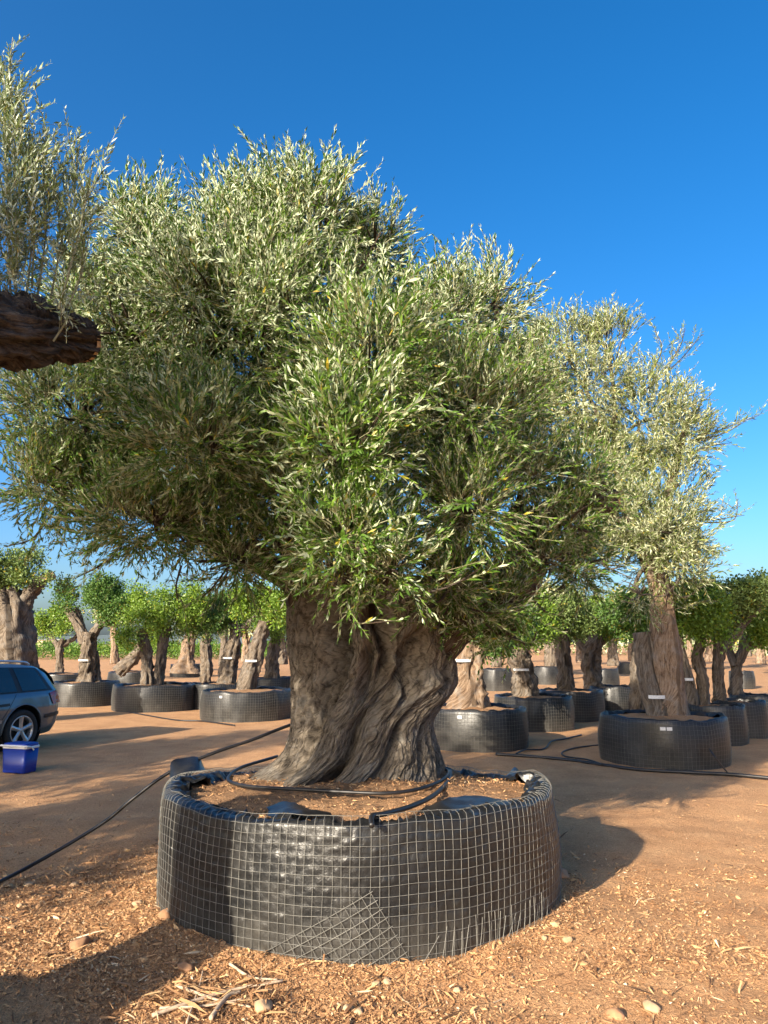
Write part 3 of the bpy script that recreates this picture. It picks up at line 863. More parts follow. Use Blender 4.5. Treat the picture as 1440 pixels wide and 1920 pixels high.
for i, path in enumerate([
    [(520, 420, 5.2), (505, 330, 5.1), (498, 262, 5.05)], [(560, 400, 5.2), (545, 320, 5.15), (538, 265, 5.1)], [(600, 400, 5.2), (600, 330, 5.1), (604, 268, 5.05)], [(610, 390, 5.1), (635, 330, 5.0), (654, 278, 4.95)],
    [(660, 520, 5.4), (715, 440, 5.3), (752, 355, 5.2)], [(690, 470, 5.4), (705, 400, 5.3), (706, 352, 5.2)], [(460, 400, 5.3), (465, 330, 5.2), (470, 275, 5.2)], [(400, 420, 5.3), (385, 350, 5.3), (379, 300, 5.2)],
    [(330, 450, 5.4), (332, 380, 5.4), (330, 325, 5.3)], [(280, 430, 5.4), (262, 360, 5.4), (252, 308, 5.3)], [(250, 450, 5.4), (220, 380, 5.4), (205, 335, 5.4)], [(420, 430, 5.3), (430, 370, 5.3), (432, 320, 5.2)],
    [(870, 620, 5.8), (925, 530, 5.8), (962, 458, 5.8)], [(880, 640, 5.8), (960, 570, 5.9), (1010, 500, 5.9)], [(850, 580, 5.8), (890, 520, 5.8), (912, 480, 5.8)], [(800, 560, 5.8), (805, 500, 5.7), (808, 468, 5.7)],
    [(860, 590, 5.8), (866, 520, 5.8), (868, 485, 5.8)], [(900, 640, 5.9), (970, 610, 5.9), (1005, 590, 5.9)], [(740, 520, 5.5), (752, 460, 5.5), (760, 425, 5.4)],
    [(760, 1120, 4.6), (840, 1100, 4.45), (900, 1066, 4.35)], [(640, 1110, 4.6), (660, 1165, 4.5), (742, 1164, 4.4)], [(900, 1060, 5.4), (980, 1000, 5.3), (1052, 936, 5.2)], [(930, 1060, 5.4), (985, 1030, 5.3), (1030, 985, 5.2)],
    [(840, 1140, 5.4), (820, 1180, 5.35), (800, 1225, 5.3)], [(560, 840, 4.4), (610, 790, 4.2), (620, 700, 4.1)], [(660, 860, 4.2), (720, 760, 4.1), (745, 680, 4.1)],
    [(60, 900, 5.6), (0, 930, 5.6), (-40, 940, 5.6)], [(100, 960, 5.6), (60, 1010, 5.6), (10, 1025, 5.6)], [(220, 1040, 5.6), (180, 1065, 5.6), (140, 1085, 5.6)], [(60, 700, 5.7), (10, 690, 5.7), (-30, 660, 5.7)],
    [(340, 1060, 5.4), (330, 1100, 5.4), (335, 1130, 5.4)], [(430, 1060, 5.4), (400, 1100, 5.4), (380, 1120, 5.4)], [(870, 1140, 5.4), (930, 1150, 5.3), (985, 1140, 5.3)]]):
    twig_to(path, 300 + i, upw=.6 if path[-1][1] < 900 else .25)
P = np.vstack([P] + [b[1] for b in BL])
D = np.vstack([D] + [b[2] for b in BL])
S = rng.uniform(.8, 1.18, len(P))
tipz = (P + D * (.34 * S)[:, None])
low = 1.72 - .25 * sstep(.45, .9, P[:, 0])
ok = (tipz[:, 2] > low) & (P[:, 2] > low + .02)              # nothing hangs lower than this over the trunk
P, D, S = P[ok], D[ok], S[ok]
dist = np.linalg.norm(P - EYE, axis=1)
rimness = np.full(len(P), 9.0)
for c, r in MAIN:
    rimness = np.minimum(rimness, np.linalg.norm((P - c) / r, axis=1))
order = np.argsort(dist - 0.9 * np.clip(rimness, 0, 1.2))
front = order[:290]
rest = np.setdiff1d(np.arange(len(P)), front)
V, T, var, mi = scatter(OV, P[rest], D[rest], S[rest], 5, .96, (3.1, 4.4, .1))
crown = part('crown', V, T, [M['olive_leaf'], M['stem']], olive, kind='stuff', attrs={'var': var}, midx=mi, smooth=False)
def outward(v, t, a, m_, k, share):
    nl = int((m_ == 0).sum()) // 4
    t = t.copy()
    fl = np.random.default_rng(k).random(nl) < share
    q = t[:nl * 4].reshape(nl, 4, 3)
    t[:nl * 4] = np.where(fl[:, None, None], q[..., ::-1], q).reshape(-1, 3)
    return v, t, a, m_
shoot_me = [mesh('leafy_shoot', v, t, [M['olive_leaf'], M['stem']], {'var': a}, m_, smooth=False) for v, t, a, m_ in [outward(*x, k, sh) for sh in (.03, .98) for k, x in enumerate(OVF)]]
from mathutils import Matrix
RM = rot_to(D[front], rng.uniform(0, 6.28, len(front)))
ob = np.array(olive.location)
for k, i in enumerate(front):
    facing = D[i] @ unit(EYE - P[i]) > .25                # seen from its tip: the upper sides show
    o = bpy.data.objects.new('leafy_shoot', shoot_me[k % len(OVF) + (len(OVF) if facing else 0)])
    COL.objects.link(o)
    o.parent = olive
    m4 = np.eye(4)
    m4[:3, :3] = RM[k] * S[i]
    m4[:3, 3] = P[i] - ob
    o.matrix_local = Matrix(m4.tolist())
# branches inside the crown
def branch_net(ells, roots, seed, per=7, r0=.022):
    g = np.random.default_rng(seed)
    items = []
    roots = np.asarray(roots)
    for c, r in ells:
        b = roots[np.argmin(np.linalg.norm(roots - c, axis=1))]
        mid = (b + c) / 2 + g.normal(0, .08, 3)
        items.append(tube([b, mid, c], [r0 * 1.5, r0 * 1.2, r0], n=12, seg=6, bark=.01, seed=int(g.integers(99))))
        for k in range(per):
            d = unit(g.normal(0, 1, 3) + np.array([0, 0, .5]))
            e = c + d * r * g.uniform(.75, .98)
            items.append(tube([c + d * r * .03, c + d * r * .45 + g.normal(0, .05, 3), e], [r0 * .7, r0 * .45, r0 * .16], n=8, seg=5, cap=False))
    return items
roots = px((552, 880, 5.9), (535, 760, 5.8), (505, 600, 5.6), (640, 760, 5.8), (650, 620, 5.6), (650, 920, 6.0), (960, 960, 6.15), (870, 820, 5.8), (880, 660, 5.7), (380, 1000, 5.9), (260, 945, 5.7), (690, 1060, 6.2), (880, 1160, 6.2))
items = branch_net(MAIN, roots, 8)
for pts, p, d in BL:
    items.append(tube(pts, [.009, .006, .003], n=14, seg=5, cap=False))
items.append(tube(px((490, 640, 5.1), (497, 560, 4.75), (508, 470, 4.7), (514, 440, 4.7)), [.016, .013, .010, .006], n=20, seg=6))
items.append(tube(px((600, 620, 5.2), (660, 530, 5.1), (714, 436, 5.1)), [.014, .011, .007], n=20, seg=6))
V, Fc, G = join(items)
part('branches', V, Fc, M['bark_red'], olive, kind='stuff', attrs={'grain': G})

# ------------------------------------------------------------------ other olives
def olive_crown(t, ells, count, seed, variants, mat, hole=-.3, shell=.4, extra=None, scale=1.0, updir=.62, inset=.2, turn=0.0, irr=.20):
    P, D = fill_crown(ells, count, seed, shell=shell, hole=hole, updir=updir, inset=inset, irr=irr)
    for p, d in (extra or []):
        P, D = np.vstack([P, p]), np.vstack([D, d])
    g = np.random.default_rng(seed + 1)
    V, T, var, mi = scatter(variants, P, D, g.uniform(.8, 1.2, len(P)) * scale, seed + 2, turn)
    return part('crown', V, T, [mat, M['stem']], t, kind='stuff', attrs={'var': var}, midx=mi, smooth=False)
FV = [shoot(200 + i, L=.34 + .05 * (i % 3), pairs=9, leaf=.080, wid=.017, ang=.6, bend=.2 + .1 * (i % 3)) for i in range(8)]
YV = [shoot(240 + i, L=.42 + .08 * (i % 3), pairs=15, leaf=.060, wid=.016, ang=.7, bend=.1 + .12 * (i % 3)) for i in range(8)]

# right-hand olive at eleven metres
RY = 11.8
t = thing('olive_tree', 'tall silvery olive with pale twin stems in the big planter on the right', 'tree', (*at(1255, 1350, RY)[:2], .58), 'olive trees in planters')
limb(px((1262, 1372, RY), (1258, 1335, RY), (1256, 1290, RY), (1252, 1230, RY), (1246, 1170, RY), (1238, 1100, RY), (1222, 1030, RY)), [.33, .26, .215, .215, .20, .15, .10], M['bark_pale'], t, 'trunk', n=90, seg=32, bark=.03, seed=11, lobes=.16)
st = limb(px((1243, 1368, RY - .05), (1234, 1330, RY), (1222, 1280, RY + .05), (1211, 1222, RY + .1), (1206, 1185, RY + .1)), [.22, .18, .18, .165, .14], M['bark_carob'], t, 'trunk', n=70, seg=28, bark=.03, seed=12, lobes=.16)
def band(o, c, r, h, axis=(0, 0, 1)):
    th = np.linspace(-2.25, -1.15, 28)
    r = r * 1.05 + .02
    V = np.vstack([xyz(c[0] + (r + .006) * np.cos(th), c[1] + (r + .006) * np.sin(th), c[2] + s * h / 2 + .01 * np.sin(th)) for s in (-1, 1)])
    part('tag_band', V, grid_faces(2, 28), M['tag'], o)
limb(px((1240, 1120, RY), (1190, 1000, RY), (1150, 860, RY)), [.11, .08, .05], M['bark_pale'], t, seed=14)
limb(px((1225, 1040, RY), (1260, 900, RY), (1290, 780, RY)), [.10, .07, .04], M['bark_pale'], t, seed=15)
RE = [ell(1090, 730, RY, 105, 110, 1.0), ell(1200, 790, RY, 110, 105, 1.0), ell(1120, 900, RY, 95, 100, .9), ell(1235, 930, RY, 90, 110, .9), ell(1270, 830, RY - .2, 75, 70, .7), ell(1230, 1050, RY - .2, 85, 80, .7),
      ell(1130, 1060, RY, 80, 80, .7), ell(1020, 680, RY, 80, 70, .7), ell(1140, 650, RY, 65, 60, .6), ell(1020, 800, RY, 90, 110, .7), ell(1255, 1110, RY - .5, 60, 45, .4), ell(1200, 1115, RY - .6, 65, 45, .35), ell(1285, 1065, RY - .5, 60, 55, .4), ell(1255, 1000, RY - .7, 95, 80, .5), ell(985, 690, RY, 75, 60, .6), ell(1050, 645, RY, 65, 55, .5), ell(1180, 970, RY - .6, 80, 80, .5)]
ex = []
items = []
for i, path in enumerate([[(1130, 700), (1138, 620), (1142, 566)], [(1150, 690), (1168, 630), (1172, 590)], [(1110, 690), (1100, 630), (1088, 590)], [(1060, 690), (1064, 620), (1060, 585)], [(1080, 690), (1072, 620), (1070, 575)], [(1200, 740), (1270, 680), (1312, 632)],
                          [(1200, 730), (1240, 660), (1228, 618)], [(1220, 720), (1270, 660), (1285, 615)], [(1250, 840), (1340, 810), (1424, 778)], [(1270, 830), (1350, 815), (1398, 790)], [(1280, 800), (1310, 765), (1318, 738)], [(1260, 870), (1320, 840), (1370, 830)],
                          [(1270, 970), (1330, 975), (1396, 966)], [(1270, 960), (1310, 930), (1332, 890)], [(1280, 1010), (1320, 1030), (1340, 1035)], [(1240, 1080), (1280, 1120), (1335, 1085)], [(1250, 1090), (1260, 1140), (1330, 1125)], [(1210, 1100), (1190, 1130), (1165, 1125)],
                          [(1020, 680), (1010, 640), (1002, 600)], [(960, 690), (950, 650), (946, 630)], [(1320, 980), (1375, 975), (1384, 935)], [(1240, 1090), (1290, 1090), (1325, 1060)]]):
    pts = [at(u, v, RY - .1 * (i % 4)) for u, v in path]
    p, d = along(pts, .10, 500 + i, upw=.55 if path[-1][1] < 1000 else .1)
    ex.append((p, d))
    items.append(tube(pts, [.014, .009, .004], n=12, seg=5, cap=False))
olive_crown(t, RE, 5400, 31, FV, M['olive_leaf_far'], hole=-.42, extra=ex, turn=.5)
items += branch_net(RE, px((1150, 860, RY), (1190, 1000, RY), (1260, 900, RY), (1225, 1040, RY)), 9, 5, .025)
V, Fc, G = join(items)
part('branches', V, Fc, M['bark_carob'], t, kind='stuff', attrs={'grain': G})
c = at(1226, 1304, RY - .02)
band(st, c, .19, .05)

# left-hand olive whose sawn limb reaches into the picture
LP = np.array([-2.94, 1.94, 0])
t = thing('olive_tree', 'olive with a thick sawn dark limb and upright slender shoots at the left edge', 'tree', (LP[0], LP[1], .6), 'olive trees in planters')
limb([LP + [0, 0, .5], LP + [.02, 0, .9], LP + [-.02, .03, 1.6], LP + [.03, .02, 2.3], LP + [.1, .15, 2.85]], [.36, .27, .24, .24, .22], M['bark_red'], t, 'trunk', n=80, seg=28, bark=.04, seed=16)
limb([LP + [.03, .06, 2.6], LP + [.5, .75, 2.98], at(0, 618, 3.57), at(60, 622, 3.72), at(168, 642, 4.0)], [.22, .20, .165, .150, .105], M['bark_dark'], t, 'limb', n=150, seg=72, bark=.08, seed=17, lobes=.10, cut=True)
limb([at(40, 640, 3.68), at(52, 590, 3.68), at(58, 556, 3.68)], [.13, .10, .06], M['bark_dark'], t, 'limb', n=30, seg=28, bark=.05, seed=18, lobes=.25)
limb([LP + [.05, .05, 2.7], LP + [-.5, -.2, 3.3], LP + [-.9, -.4, 3.9]], [.18, .13, .08], M['bark_red'], t, 'limb', seed=19)
LE = [ell(-20, 480, 3.6, 70, 110, .35), ell(70, 500, 3.75, 85, 75, .35), ell(10, 380, 3.6, 70, 90, .35), ell(115, 420, 3.9, 55, 75, .3), ell(20, 540, 3.55, 80, 50, .3), ell(140, 540, 4.05, 45, 45, .25),
      (LP + [-.6, -.2, 3.6], np.array([.8, .8, .6])), (LP + [.1, .6, 3.5], np.array([.6, .6, .5])), ell(-160, 380, 3.4, 130, 160, .5), (LP + [0, .1, 3.0], np.array([1.0, 1.0, .6])), (LP + [-.6, -.5, 3.3], np.array([1.0, 1.0, .7])), (LP + [.05, .2, 3.8], np.array([.8, .8, .6])), (LP + [.55, .9, 3.6], np.array([.55, .6, .35])), (LP + [-1.0, -.3, 4.3], np.array([1.4, 1.4, .8]))]
ex, items = [], []
for i, path in enumerate([[(20, 560), (15, 380), (8, 220), (24, 70)], [(0, 560), (-5, 400), (-8, 260), (5, 170)], [(50, 560), (60, 430), (45, 320), (40, 190)], [(70, 560), (85, 440), (80, 320), (90, 240)], [(95, 560), (120, 430), (140, 340), (150, 260)], [(30, 560), (30, 430), (28, 300), (15, 140)],
                          [(110, 580), (140, 470), (160, 380), (175, 300)], [(60, 540), (65, 400), (62, 290), (55, 240)], [(-20, 540), (-40, 380), (-35, 250), (-20, 150)], [(120, 590), (150, 520), (165, 450), (170, 400)], [(100, 640), (125, 600), (120, 580), (118, 565)]]):
    pts = [at(u, v, 3.62 + .05 * (i % 5)) for u, v in path]
    p, d = along(pts, .028, 540 + i, spread=.75, upw=.55)
    ex.append((p, d))
    items.append(tube(pts, [.006, .004, .002], n=20, seg=5, cap=False))
olive_crown(t, LE, 3200, 33, YV, M['olive_leaf_young'], hole=-.45, extra=ex, scale=.66, updir=.9, inset=.1)
V, Fc, G = join(items)
part('branches', V, Fc, M['stem'], t, kind='stuff', attrs={'grain': G})
planter(LP, .85, .66, 'wire planter of the olive leaning in from the left edge', detail=0, seed=42, wire_r=.002)

EXTRA_ROW = []
# two more of the row, just left of the picture: their shade lies across the track and the car
for k, (x, y, lab, lab2) in enumerate(((-7.5, .5, 'next carob of the row beyond the left edge shading the track', 'wire planter of the next carob beyond the left edge'), (-10.3, 3.1, 'third carob of the row beyond the left edge shading the car', 'wire planter of the third carob beyond the left edge'))):
    b = np.array([x, y, 0.0])
    t = thing('carob_tree', lab, 'tree', (x, y, .6), 'trees in the rows behind')
    limb([b + [0, 0, .5], b + [.1, 0, 1.3], b + [-.05, .05, 2.4]], [.42, .33, .28], M['bark_carob'], t, 'trunk', n=30, seg=16, seed=50 + k)
    EL = [(b + [0, 0, 3.3], np.array([1.9, 1.9, 1.2])), (b + [.6, .5, 4.4], np.array([1.4, 1.4, .9])), (b + [-.7, -.3, 4.2], np.array([1.4, 1.4, .9])), (b + [-.2, .4, 2.3], np.array([1.8, 1.6, .6]))]
    EXTRA_ROW.append((t, EL, 60 + k))
    planter(b, .95, .65, lab2, detail=0, seed=44 + k, wire_r=.002)

# ------------------------------------------------------------------ carobs and small trees in the rows behind
LEAF2_T = np.array([[0, 1, 2], [0, 2, 3]])
def sprig(seed, L=.20, n=26, leaf=.055):
    g = np.random.default_rng(seed)
    d = unit(g.normal(0, 1, (n, 3)) + np.array([0, 0, .55]))
    base = d * g.uniform(.03, L, n)[:, None]
    ax = unit(d + g.normal(0, .5, (n, 3)))
    nr = unit(np.cross(ax, g.normal(0, 1, (n, 3))) + np.array([0, 0, .8]))
    nr = unit(nr - ax * (nr * ax).sum(1, keepdims=True))
    s = leaf * g.uniform(.7, 1.3, n)
    sd = np.cross(nr, ax)
    s = s[:, None]
    mid = base + ax * s * .5
    LV = np.stack([base, mid - sd * s * .34 + nr * s * .12, base + ax * s, mid + sd * s * .34 + nr * s * .12], 1)
    tri = (LEAF2_T[None, :, ::-1] + (np.arange(n) * 4)[:, None, None]).reshape(-1, 3)
    return LV.reshape(-1, 3), tri, np.repeat(g.random(n), 4), np.zeros(len(tri), int)
CV = [sprig(700 + i) for i in range(6)]
CVB = [sprig(720 + i, L=.3, n=26, leaf=.10) for i in range(6)]
for t, EL, sd in EXTRA_ROW:
    olive_crown(t, EL, 750, sd, CVB, M['carob_leaf'], scale=1.0, hole=-.6)
def potted(label, Y, stems, crowns, count=420, seed=0, bark='bark_carob', leaf='carob_leaf', variants=None, scale=1.0, name='carob_tree', cat='tree', group='trees in the rows behind', cuts=(), tags=(), depth=None, hole=-.3):
    b = at(stems[0][0][0], stems[0][0][1], Y)
    t = thing(name, label, cat, (b[0], b[1], min(b[2], .6)), group)
    s = Y / F_PX
    first = None
    for k, st in enumerate(stems):
        pts = [at(u, v, Y + (.06 * k if i else 0)) for i, (u, v, w) in enumerate(st)]
        rd = [w * s * .88 for u, v, w in st]
        big = rd[0] > .09
        o = limb(pts, rd, M[bark], t, 'trunk' if (k == 0 or big) else 'limb', n=max(14, 10 * len(pts)), seg=28 if big else 8, bark=.085 if big else .015, seed=seed * 7 + k, lobes=.32, cut=k in cuts)
        first = first or o
    for (u, v, w) in tags:
        c = at(u, v, Y)
        band(first, c, w * s, .045)
    gg = np.random.default_rng(seed + 950)
    crowns = list(crowns) + [(u + gg.uniform(-1, 1) * ru, v - gg.uniform(.2, .9) * rv, ru * .4, rv * gg.uniform(.35, .7)) for u, v, ru, rv in crowns for _ in (0, 1)]
    ells = [ell(u, v, Y + np.sin(i * 2.1 + seed) * .3, ru, rv, depth or max(.35, ru * s * .8)) for i, (u, v, ru, rv) in enumerate(crowns)]
    g = np.random.default_rng(seed + 900)
    if ells:
        olive_crown(t, ells, int(count * 1.35), 800 + seed * 3, variants or CV, M[leaf if leaf != 'carob_leaf' else ('carob_leaf', 'carob_leaf_dull', 'carob_leaf', 'carob_leaf_deep')[seed % 4]], hole=hole + .12, shell=.25, scale=scale, inset=.04, irr=.55)
    return t
def pot_px(u, v, w_px, label, h=.62, seed=0, tag_at=None, detail=1, cell=.055):
    f = gnd(u, v)
    r = w_px / 2 * (f[1]) / F_PX
    r = w_px / 2 * (f[1] + r) / F_PX
    d = unit(np.array([f[0], f[1], 0]))
    planter(f + d * r, r, h, label, seed=seed, tag_at=tag_at, detail=detail, cell=cell)

potted('gnarled carob with sawn branch ends behind the parked car', 17, [[(32, 1320, 42), (30, 1250, 36), (26, 1200, 38), (22, 1150, 32), (14, 1105, 20)], [(30, 1170, 20), (48, 1128, 15), (68, 1098, 13), (80, 1086, 10), (101, 1077, 8)], [(45, 1140, 10), (58, 1115, 8), (66, 1103, 7)], [(12, 1130, 14), (0, 1085, 11), (-12, 1050, 8)], [(52, 1320, 18), (55, 1250, 14), (46, 1200, 12)]],
       [(10, 1095, 45, 34), (45, 1062, 40, 25), (-20, 1060, 40, 40), (100, 1092, 22, 14)], 300, 1, cuts=(1, 2))
potted('small round headed carob between the gnarled trunk and the leafy one', 34, [[(112, 1276, 9), (112, 1240, 8), (113, 1215, 8), (119, 1198, 6)], [(112, 1215, 5), (98, 1195, 4), (90, 1185, 3)], [(118, 1210, 5), (138, 1198, 4), (150, 1185, 3)]], [(95, 1172, 26, 20), (125, 1168, 28, 24), (112, 1152, 22, 14)], 260, 2, scale=1.5)
potted('bright green carob with forked trunk right of the car', 22, [[(160, 1296, 24), (161, 1270, 17), (164, 1235, 15), (166, 1205, 15), (168, 1185, 14)], [(160, 1205, 10), (146, 1172, 8), (130, 1146, 7), (124, 1132, 6)], [(172, 1195, 10), (188, 1172, 8), (205, 1166, 6), (228, 1152, 6)], [(160, 1200, 8), (150, 1165, 6), (142, 1140, 5)], [(182, 1296, 9), (180, 1260, 7), (178, 1220, 6)]],
       [(135, 1118, 34, 24), (180, 1130, 34, 30), (200, 1108, 36, 24), (232, 1142, 26, 24), (215, 1150, 30, 22)], 520, 3, scale=1.1, tags=((164, 1237, 15.5),))
potted('dense dark green carob on two stems behind the folded plastic', 20.6, [[(279, 1300, 14), (277, 1260, 12), (274, 1220, 12), (262, 1180, 10)], [(297, 1300, 9), (300, 1255, 9), (304, 1215, 9), (312, 1175, 8)]], [(262, 1165, 42, 36), (300, 1140, 45, 40), (335, 1165, 42, 38), (250, 1200, 30, 20), (350, 1130, 35, 35)], 520, 4, tags=())
potted('old olive with spreading root base in the far pot on the left', 31, [[(348, 1262, 32), (349, 1248, 22), (351, 1232, 15), (354, 1205, 12), (358, 1180, 8)], [(352, 1210, 7), (372, 1180, 5), (385, 1165, 4)]], [(340, 1165, 40, 28), (375, 1155, 40, 30)], 260, 5, bark='bark_pale', leaf='olive_leaf_far', variants=FV, name='olive_tree', scale=1.3)
potted('leaning stump with low dark shoots left of the two stemmed carob', 27, [[(222, 1262, 13), (238, 1246, 12), (256, 1228, 10), (268, 1205, 8)]], [(285, 1195, 28, 22)], 120, 6, name='olive_tree', bark='bark_carob')
potted('slim carob with white trunk band left of the leaning one', 21.5, [[(424, 1298, 18), (427, 1260, 14), (434, 1222, 14), (441, 1190, 12), (440, 1165, 9)], [(440, 1190, 7), (465, 1170, 5), (480, 1155, 4)]], [(425, 1145, 40, 30), (470, 1145, 36, 30), (400, 1165, 30, 26)], 420, 7, tags=((431, 1233, 14.5),))
potted('leaning carob with white trunk band beside the ancient trunk', 18.3, [[(460, 1316, 24), (466, 1280, 20), (477, 1235, 17), (488, 1195, 16), (496, 1165, 13)], [(490, 1180, 8), (512, 1160, 7), (530, 1140, 5)]], [(478, 1135, 42, 30), (520, 1140, 36, 32), (448, 1162, 26, 20)], 380, 8, bark='bark_carob', cuts=(1,), tags=((476, 1238, 18),))
potted('thin dark carob behind the slim one with the white band', 28, [[(386, 1280, 11), (388, 1240, 10), (386, 1205, 9), (392, 1180, 7)]], [(388, 1165, 38, 28), (360, 1180, 24, 18)], 220, 9, scale=1.3)
potted('short carob trunk glimpsed next to the ancient trunk on its left', 24, [[(508, 1290, 15), (510, 1255, 12), (514, 1215, 11), (518, 1185, 9)]], [(520, 1170, 32, 30)], 200, 10)
# right side
potted('stout pale reddish trunked carob just right of the ancient olive', 13.3, [[(882, 1350, 50), (880, 1328, 42), (878, 1295, 33), (877, 1255, 29), (880, 1215, 30), (886, 1180, 24)], [(880, 1215, 16), (920, 1180, 12), (950, 1150, 8)]], [(895, 1165, 55, 34), (935, 1215, 26, 26), (950, 1165, 45, 34)], 420, 11, bark='bark_pale', tags=((868, 1237, 24),))
potted('dark trunked carob with white band behind the pale reddish trunk', 16.1, [[(986, 1322, 30), (983, 1295, 25), (978, 1260, 23), (968, 1222, 22), (965, 1190, 18)], [(995, 1322, 14), (990, 1290, 12), (985, 1240, 10)]], [(960, 1175, 50, 34), (1005, 1170, 45, 36)], 420, 12, tags=((976, 1254, 23),))
potted('carob with slender dark stem third right of the ancient olive', 18.1, [[(1064, 1306, 20), (1061, 1280, 15), (1059, 1245, 13), (1056, 1205, 13), (1060, 1175, 9)], [(1055, 1215, 8), (1040, 1192, 6), (1028, 1175, 4)]], [(1040, 1165, 42, 32), (1080, 1160, 40, 34)], 420, 13)
potted('carob with knobbly brown trunk left of the twin stemmed olive', 19.6, [[(1116, 1304, 22), (1112, 1280, 17), (1107, 1248, 16), (1112, 1215, 15), (1118, 1190, 12)], [(1112, 1220, 10), (1132, 1198, 9), (1146, 1185, 7)], [(1104, 1225, 9), (1088, 1205, 8), (1078, 1190, 6)]], [(1100, 1165, 40, 32), (1150, 1160, 42, 36)], 420, 14, cuts=(1,))
potted('glossy green carob crown directly behind the twin stemmed olive', 14.6, [[(1196, 1340, 14), (1199, 1270, 13), (1203, 1200, 12)]], [(1175, 1160, 32, 34), (1205, 1140, 36, 34), (1225, 1175, 32, 24)], 420, 15)
potted('carob with bent dark double trunk right of the twin stemmed olive', 13.9, [[(1298, 1345, 17), (1294, 1300, 12), (1284, 1255, 10), (1274, 1215, 9), (1270, 1180, 7)], [(1318, 1345, 15), (1319, 1310, 12), (1316, 1270, 13), (1308, 1238, 12), (1314, 1200, 9), (1320, 1170, 7)]], [(1285, 1150, 40, 38), (1325, 1155, 42, 42), (1300, 1120, 34, 26)], 560, 16, tags=((1285, 1272, 15),))
potted('carob with upright grey trunk and a sawn branch near the right edge', 14.6, [[(1350, 1330, 17), (1348, 1295, 12), (1345, 1255, 11), (1349, 1215, 13), (1346, 1185, 9)], [(1352, 1212, 13), (1376, 1188, 11), (1400, 1160, 10), (1422, 1138, 8)]], [(1345, 1125, 40, 34), (1385, 1120, 40, 34), (1350, 1165, 34, 26)], 560, 17, cuts=(1,))
potted('carob leaning right at the right edge behind the sawn branch', 16.2, [[(1380, 1318, 17), (1380, 1280, 12), (1384, 1245, 10), (1396, 1212, 11), (1402, 1190, 8)], [(1396, 1215, 7), (1425, 1205, 6), (1450, 1190, 5)], [(1378, 1250, 9), (1365, 1215, 8), (1362, 1195, 6)]], [(1415, 1140, 34, 44), (1440, 1170, 40, 44), (1405, 1190, 30, 20)], 560, 18)

pot_px(1249, 1443, 224, 'broad wire planter under the twin stemmed olive on the right', h=.63, seed=41, tag_at=(-1.83, -1.92))
pot_px(157, 1326, 118, 'wire planter with crumpled shiny plastic under the forked carob', seed=51)
pot_px(288, 1336, 150, 'wire planter with folded plastic below the two stemmed carob', seed=52, tag_at=None)
pot_px(462, 1354, 166, 'dark planter with a white tag left of the ancient trunk', seed=53, tag_at=(-1.95,))
pot_px(405, 1331, 100, 'pale dusty planter partly behind the dark tagged one', seed=54)
pot_px(350, 1270, 58, 'far small grey planter with the spreading root base', seed=55, detail=0)
pot_px(250, 1294, 92, 'black planter in the row behind the folded plastic one', seed=56, detail=0)
pot_px(118, 1300, 90, 'black planter hidden behind the car tailgate', seed=57, detail=0)
pot_px(515, 1312, 90, 'far planter just left of the ancient trunk', seed=58, detail=0)
pot_px(894, 1411, 184, 'shiny plastic planter right behind the ancient olive', seed=61, tag_at=(-2.0,))
pot_px(1002, 1373, 142, 'half shaded planter second to the right of the ancient olive', seed=62)
pot_px(1070, 1354, 120, 'dark planter third to the right of the ancient olive', seed=63)
pot_px(1152, 1341, 84, 'planter fourth to the right just left of the twin stemmed olive', seed=64)
pot_px(1345, 1399, 106, 'planter half hidden right behind the broad one', seed=65)
pot_px(1392, 1385, 92, 'planter second from the right edge', seed=66)
pot_px(1428, 1368, 96, 'planter cut by the right edge', seed=67)
pot_px(932, 1296, 64, 'far grey planter behind the pale reddish trunk', h=.75, seed=71, detail=0)
pot_px(1025, 1284, 60, 'far blue grey planter behind the slender dark stem', h=.7, seed=72, detail=0)
pot_px(1128, 1292, 62, 'far grey planter behind the knobbly brown trunk', h=.7, seed=73, detail=0)
pot_px(1392, 1292, 44, 'far pale planter in the gap near the right edge', seed=74, detail=0)
pot_px(1180, 1264, 40, 'farthest pale planter left of the twin stems', seed=75, detail=0)

# far rows
far = [(930, 38, 0), (985, 42, 1), (1032, 36, 2), (1090, 47, 3), (1150, 40, 4), (1185, 52, 5), (1235, 46, 6), (1330, 50, 7), (1390, 55, 8), (1425, 44, 9), (1462, 60, 10), (215, 44, 11), (420, 40, 12), (460, 46, 13), (530, 43, 14), (1290, 62, 15), (1405, 70, 16), (1360, 80, 17), (1200, 75, 18), (1120, 68, 19), (1060, 60, 20), (960, 70, 21)]
for u, Y, k in far:
    g = np.random.default_rng(k + 40)
    gv = gnd(u, 1400)[0] / gnd(u, 1400)[1]
    vb = HORIZON + (CAM_H - .5) / Y * F_PX
    vt = HORIZON - (1.0 + g.uniform(-.2, .4)) / Y * F_PX
    w = .2 / Y * F_PX
    sp = F_PX / Y
    potted('distant tree standing in the last rows of the nursery', Y, [[(u, vb, w * 1.5), (u + g.uniform(-3, 3), (vb + vt) / 2, w), (u + g.uniform(-6, 6), vt, w * .8)], [(u, (vb + vt) / 2, w * .5), (u + g.uniform(-.7, .7) * sp, vt - .3 * sp, w * .3)]],
           [(u - .5 * sp, vt - .5 * sp, .8 * sp, .6 * sp), (u + .5 * sp, vt - .6 * sp, .8 * sp, .6 * sp)], 120, 40 + k, leaf='olive_leaf_far' if k % 3 else 'carob_leaf', variants=CVB, scale=1.6, bark='bark_pale' if k % 2 else 'bark_carob', name='nursery_tree', group='distant trees in the last rows', hole=-.6)
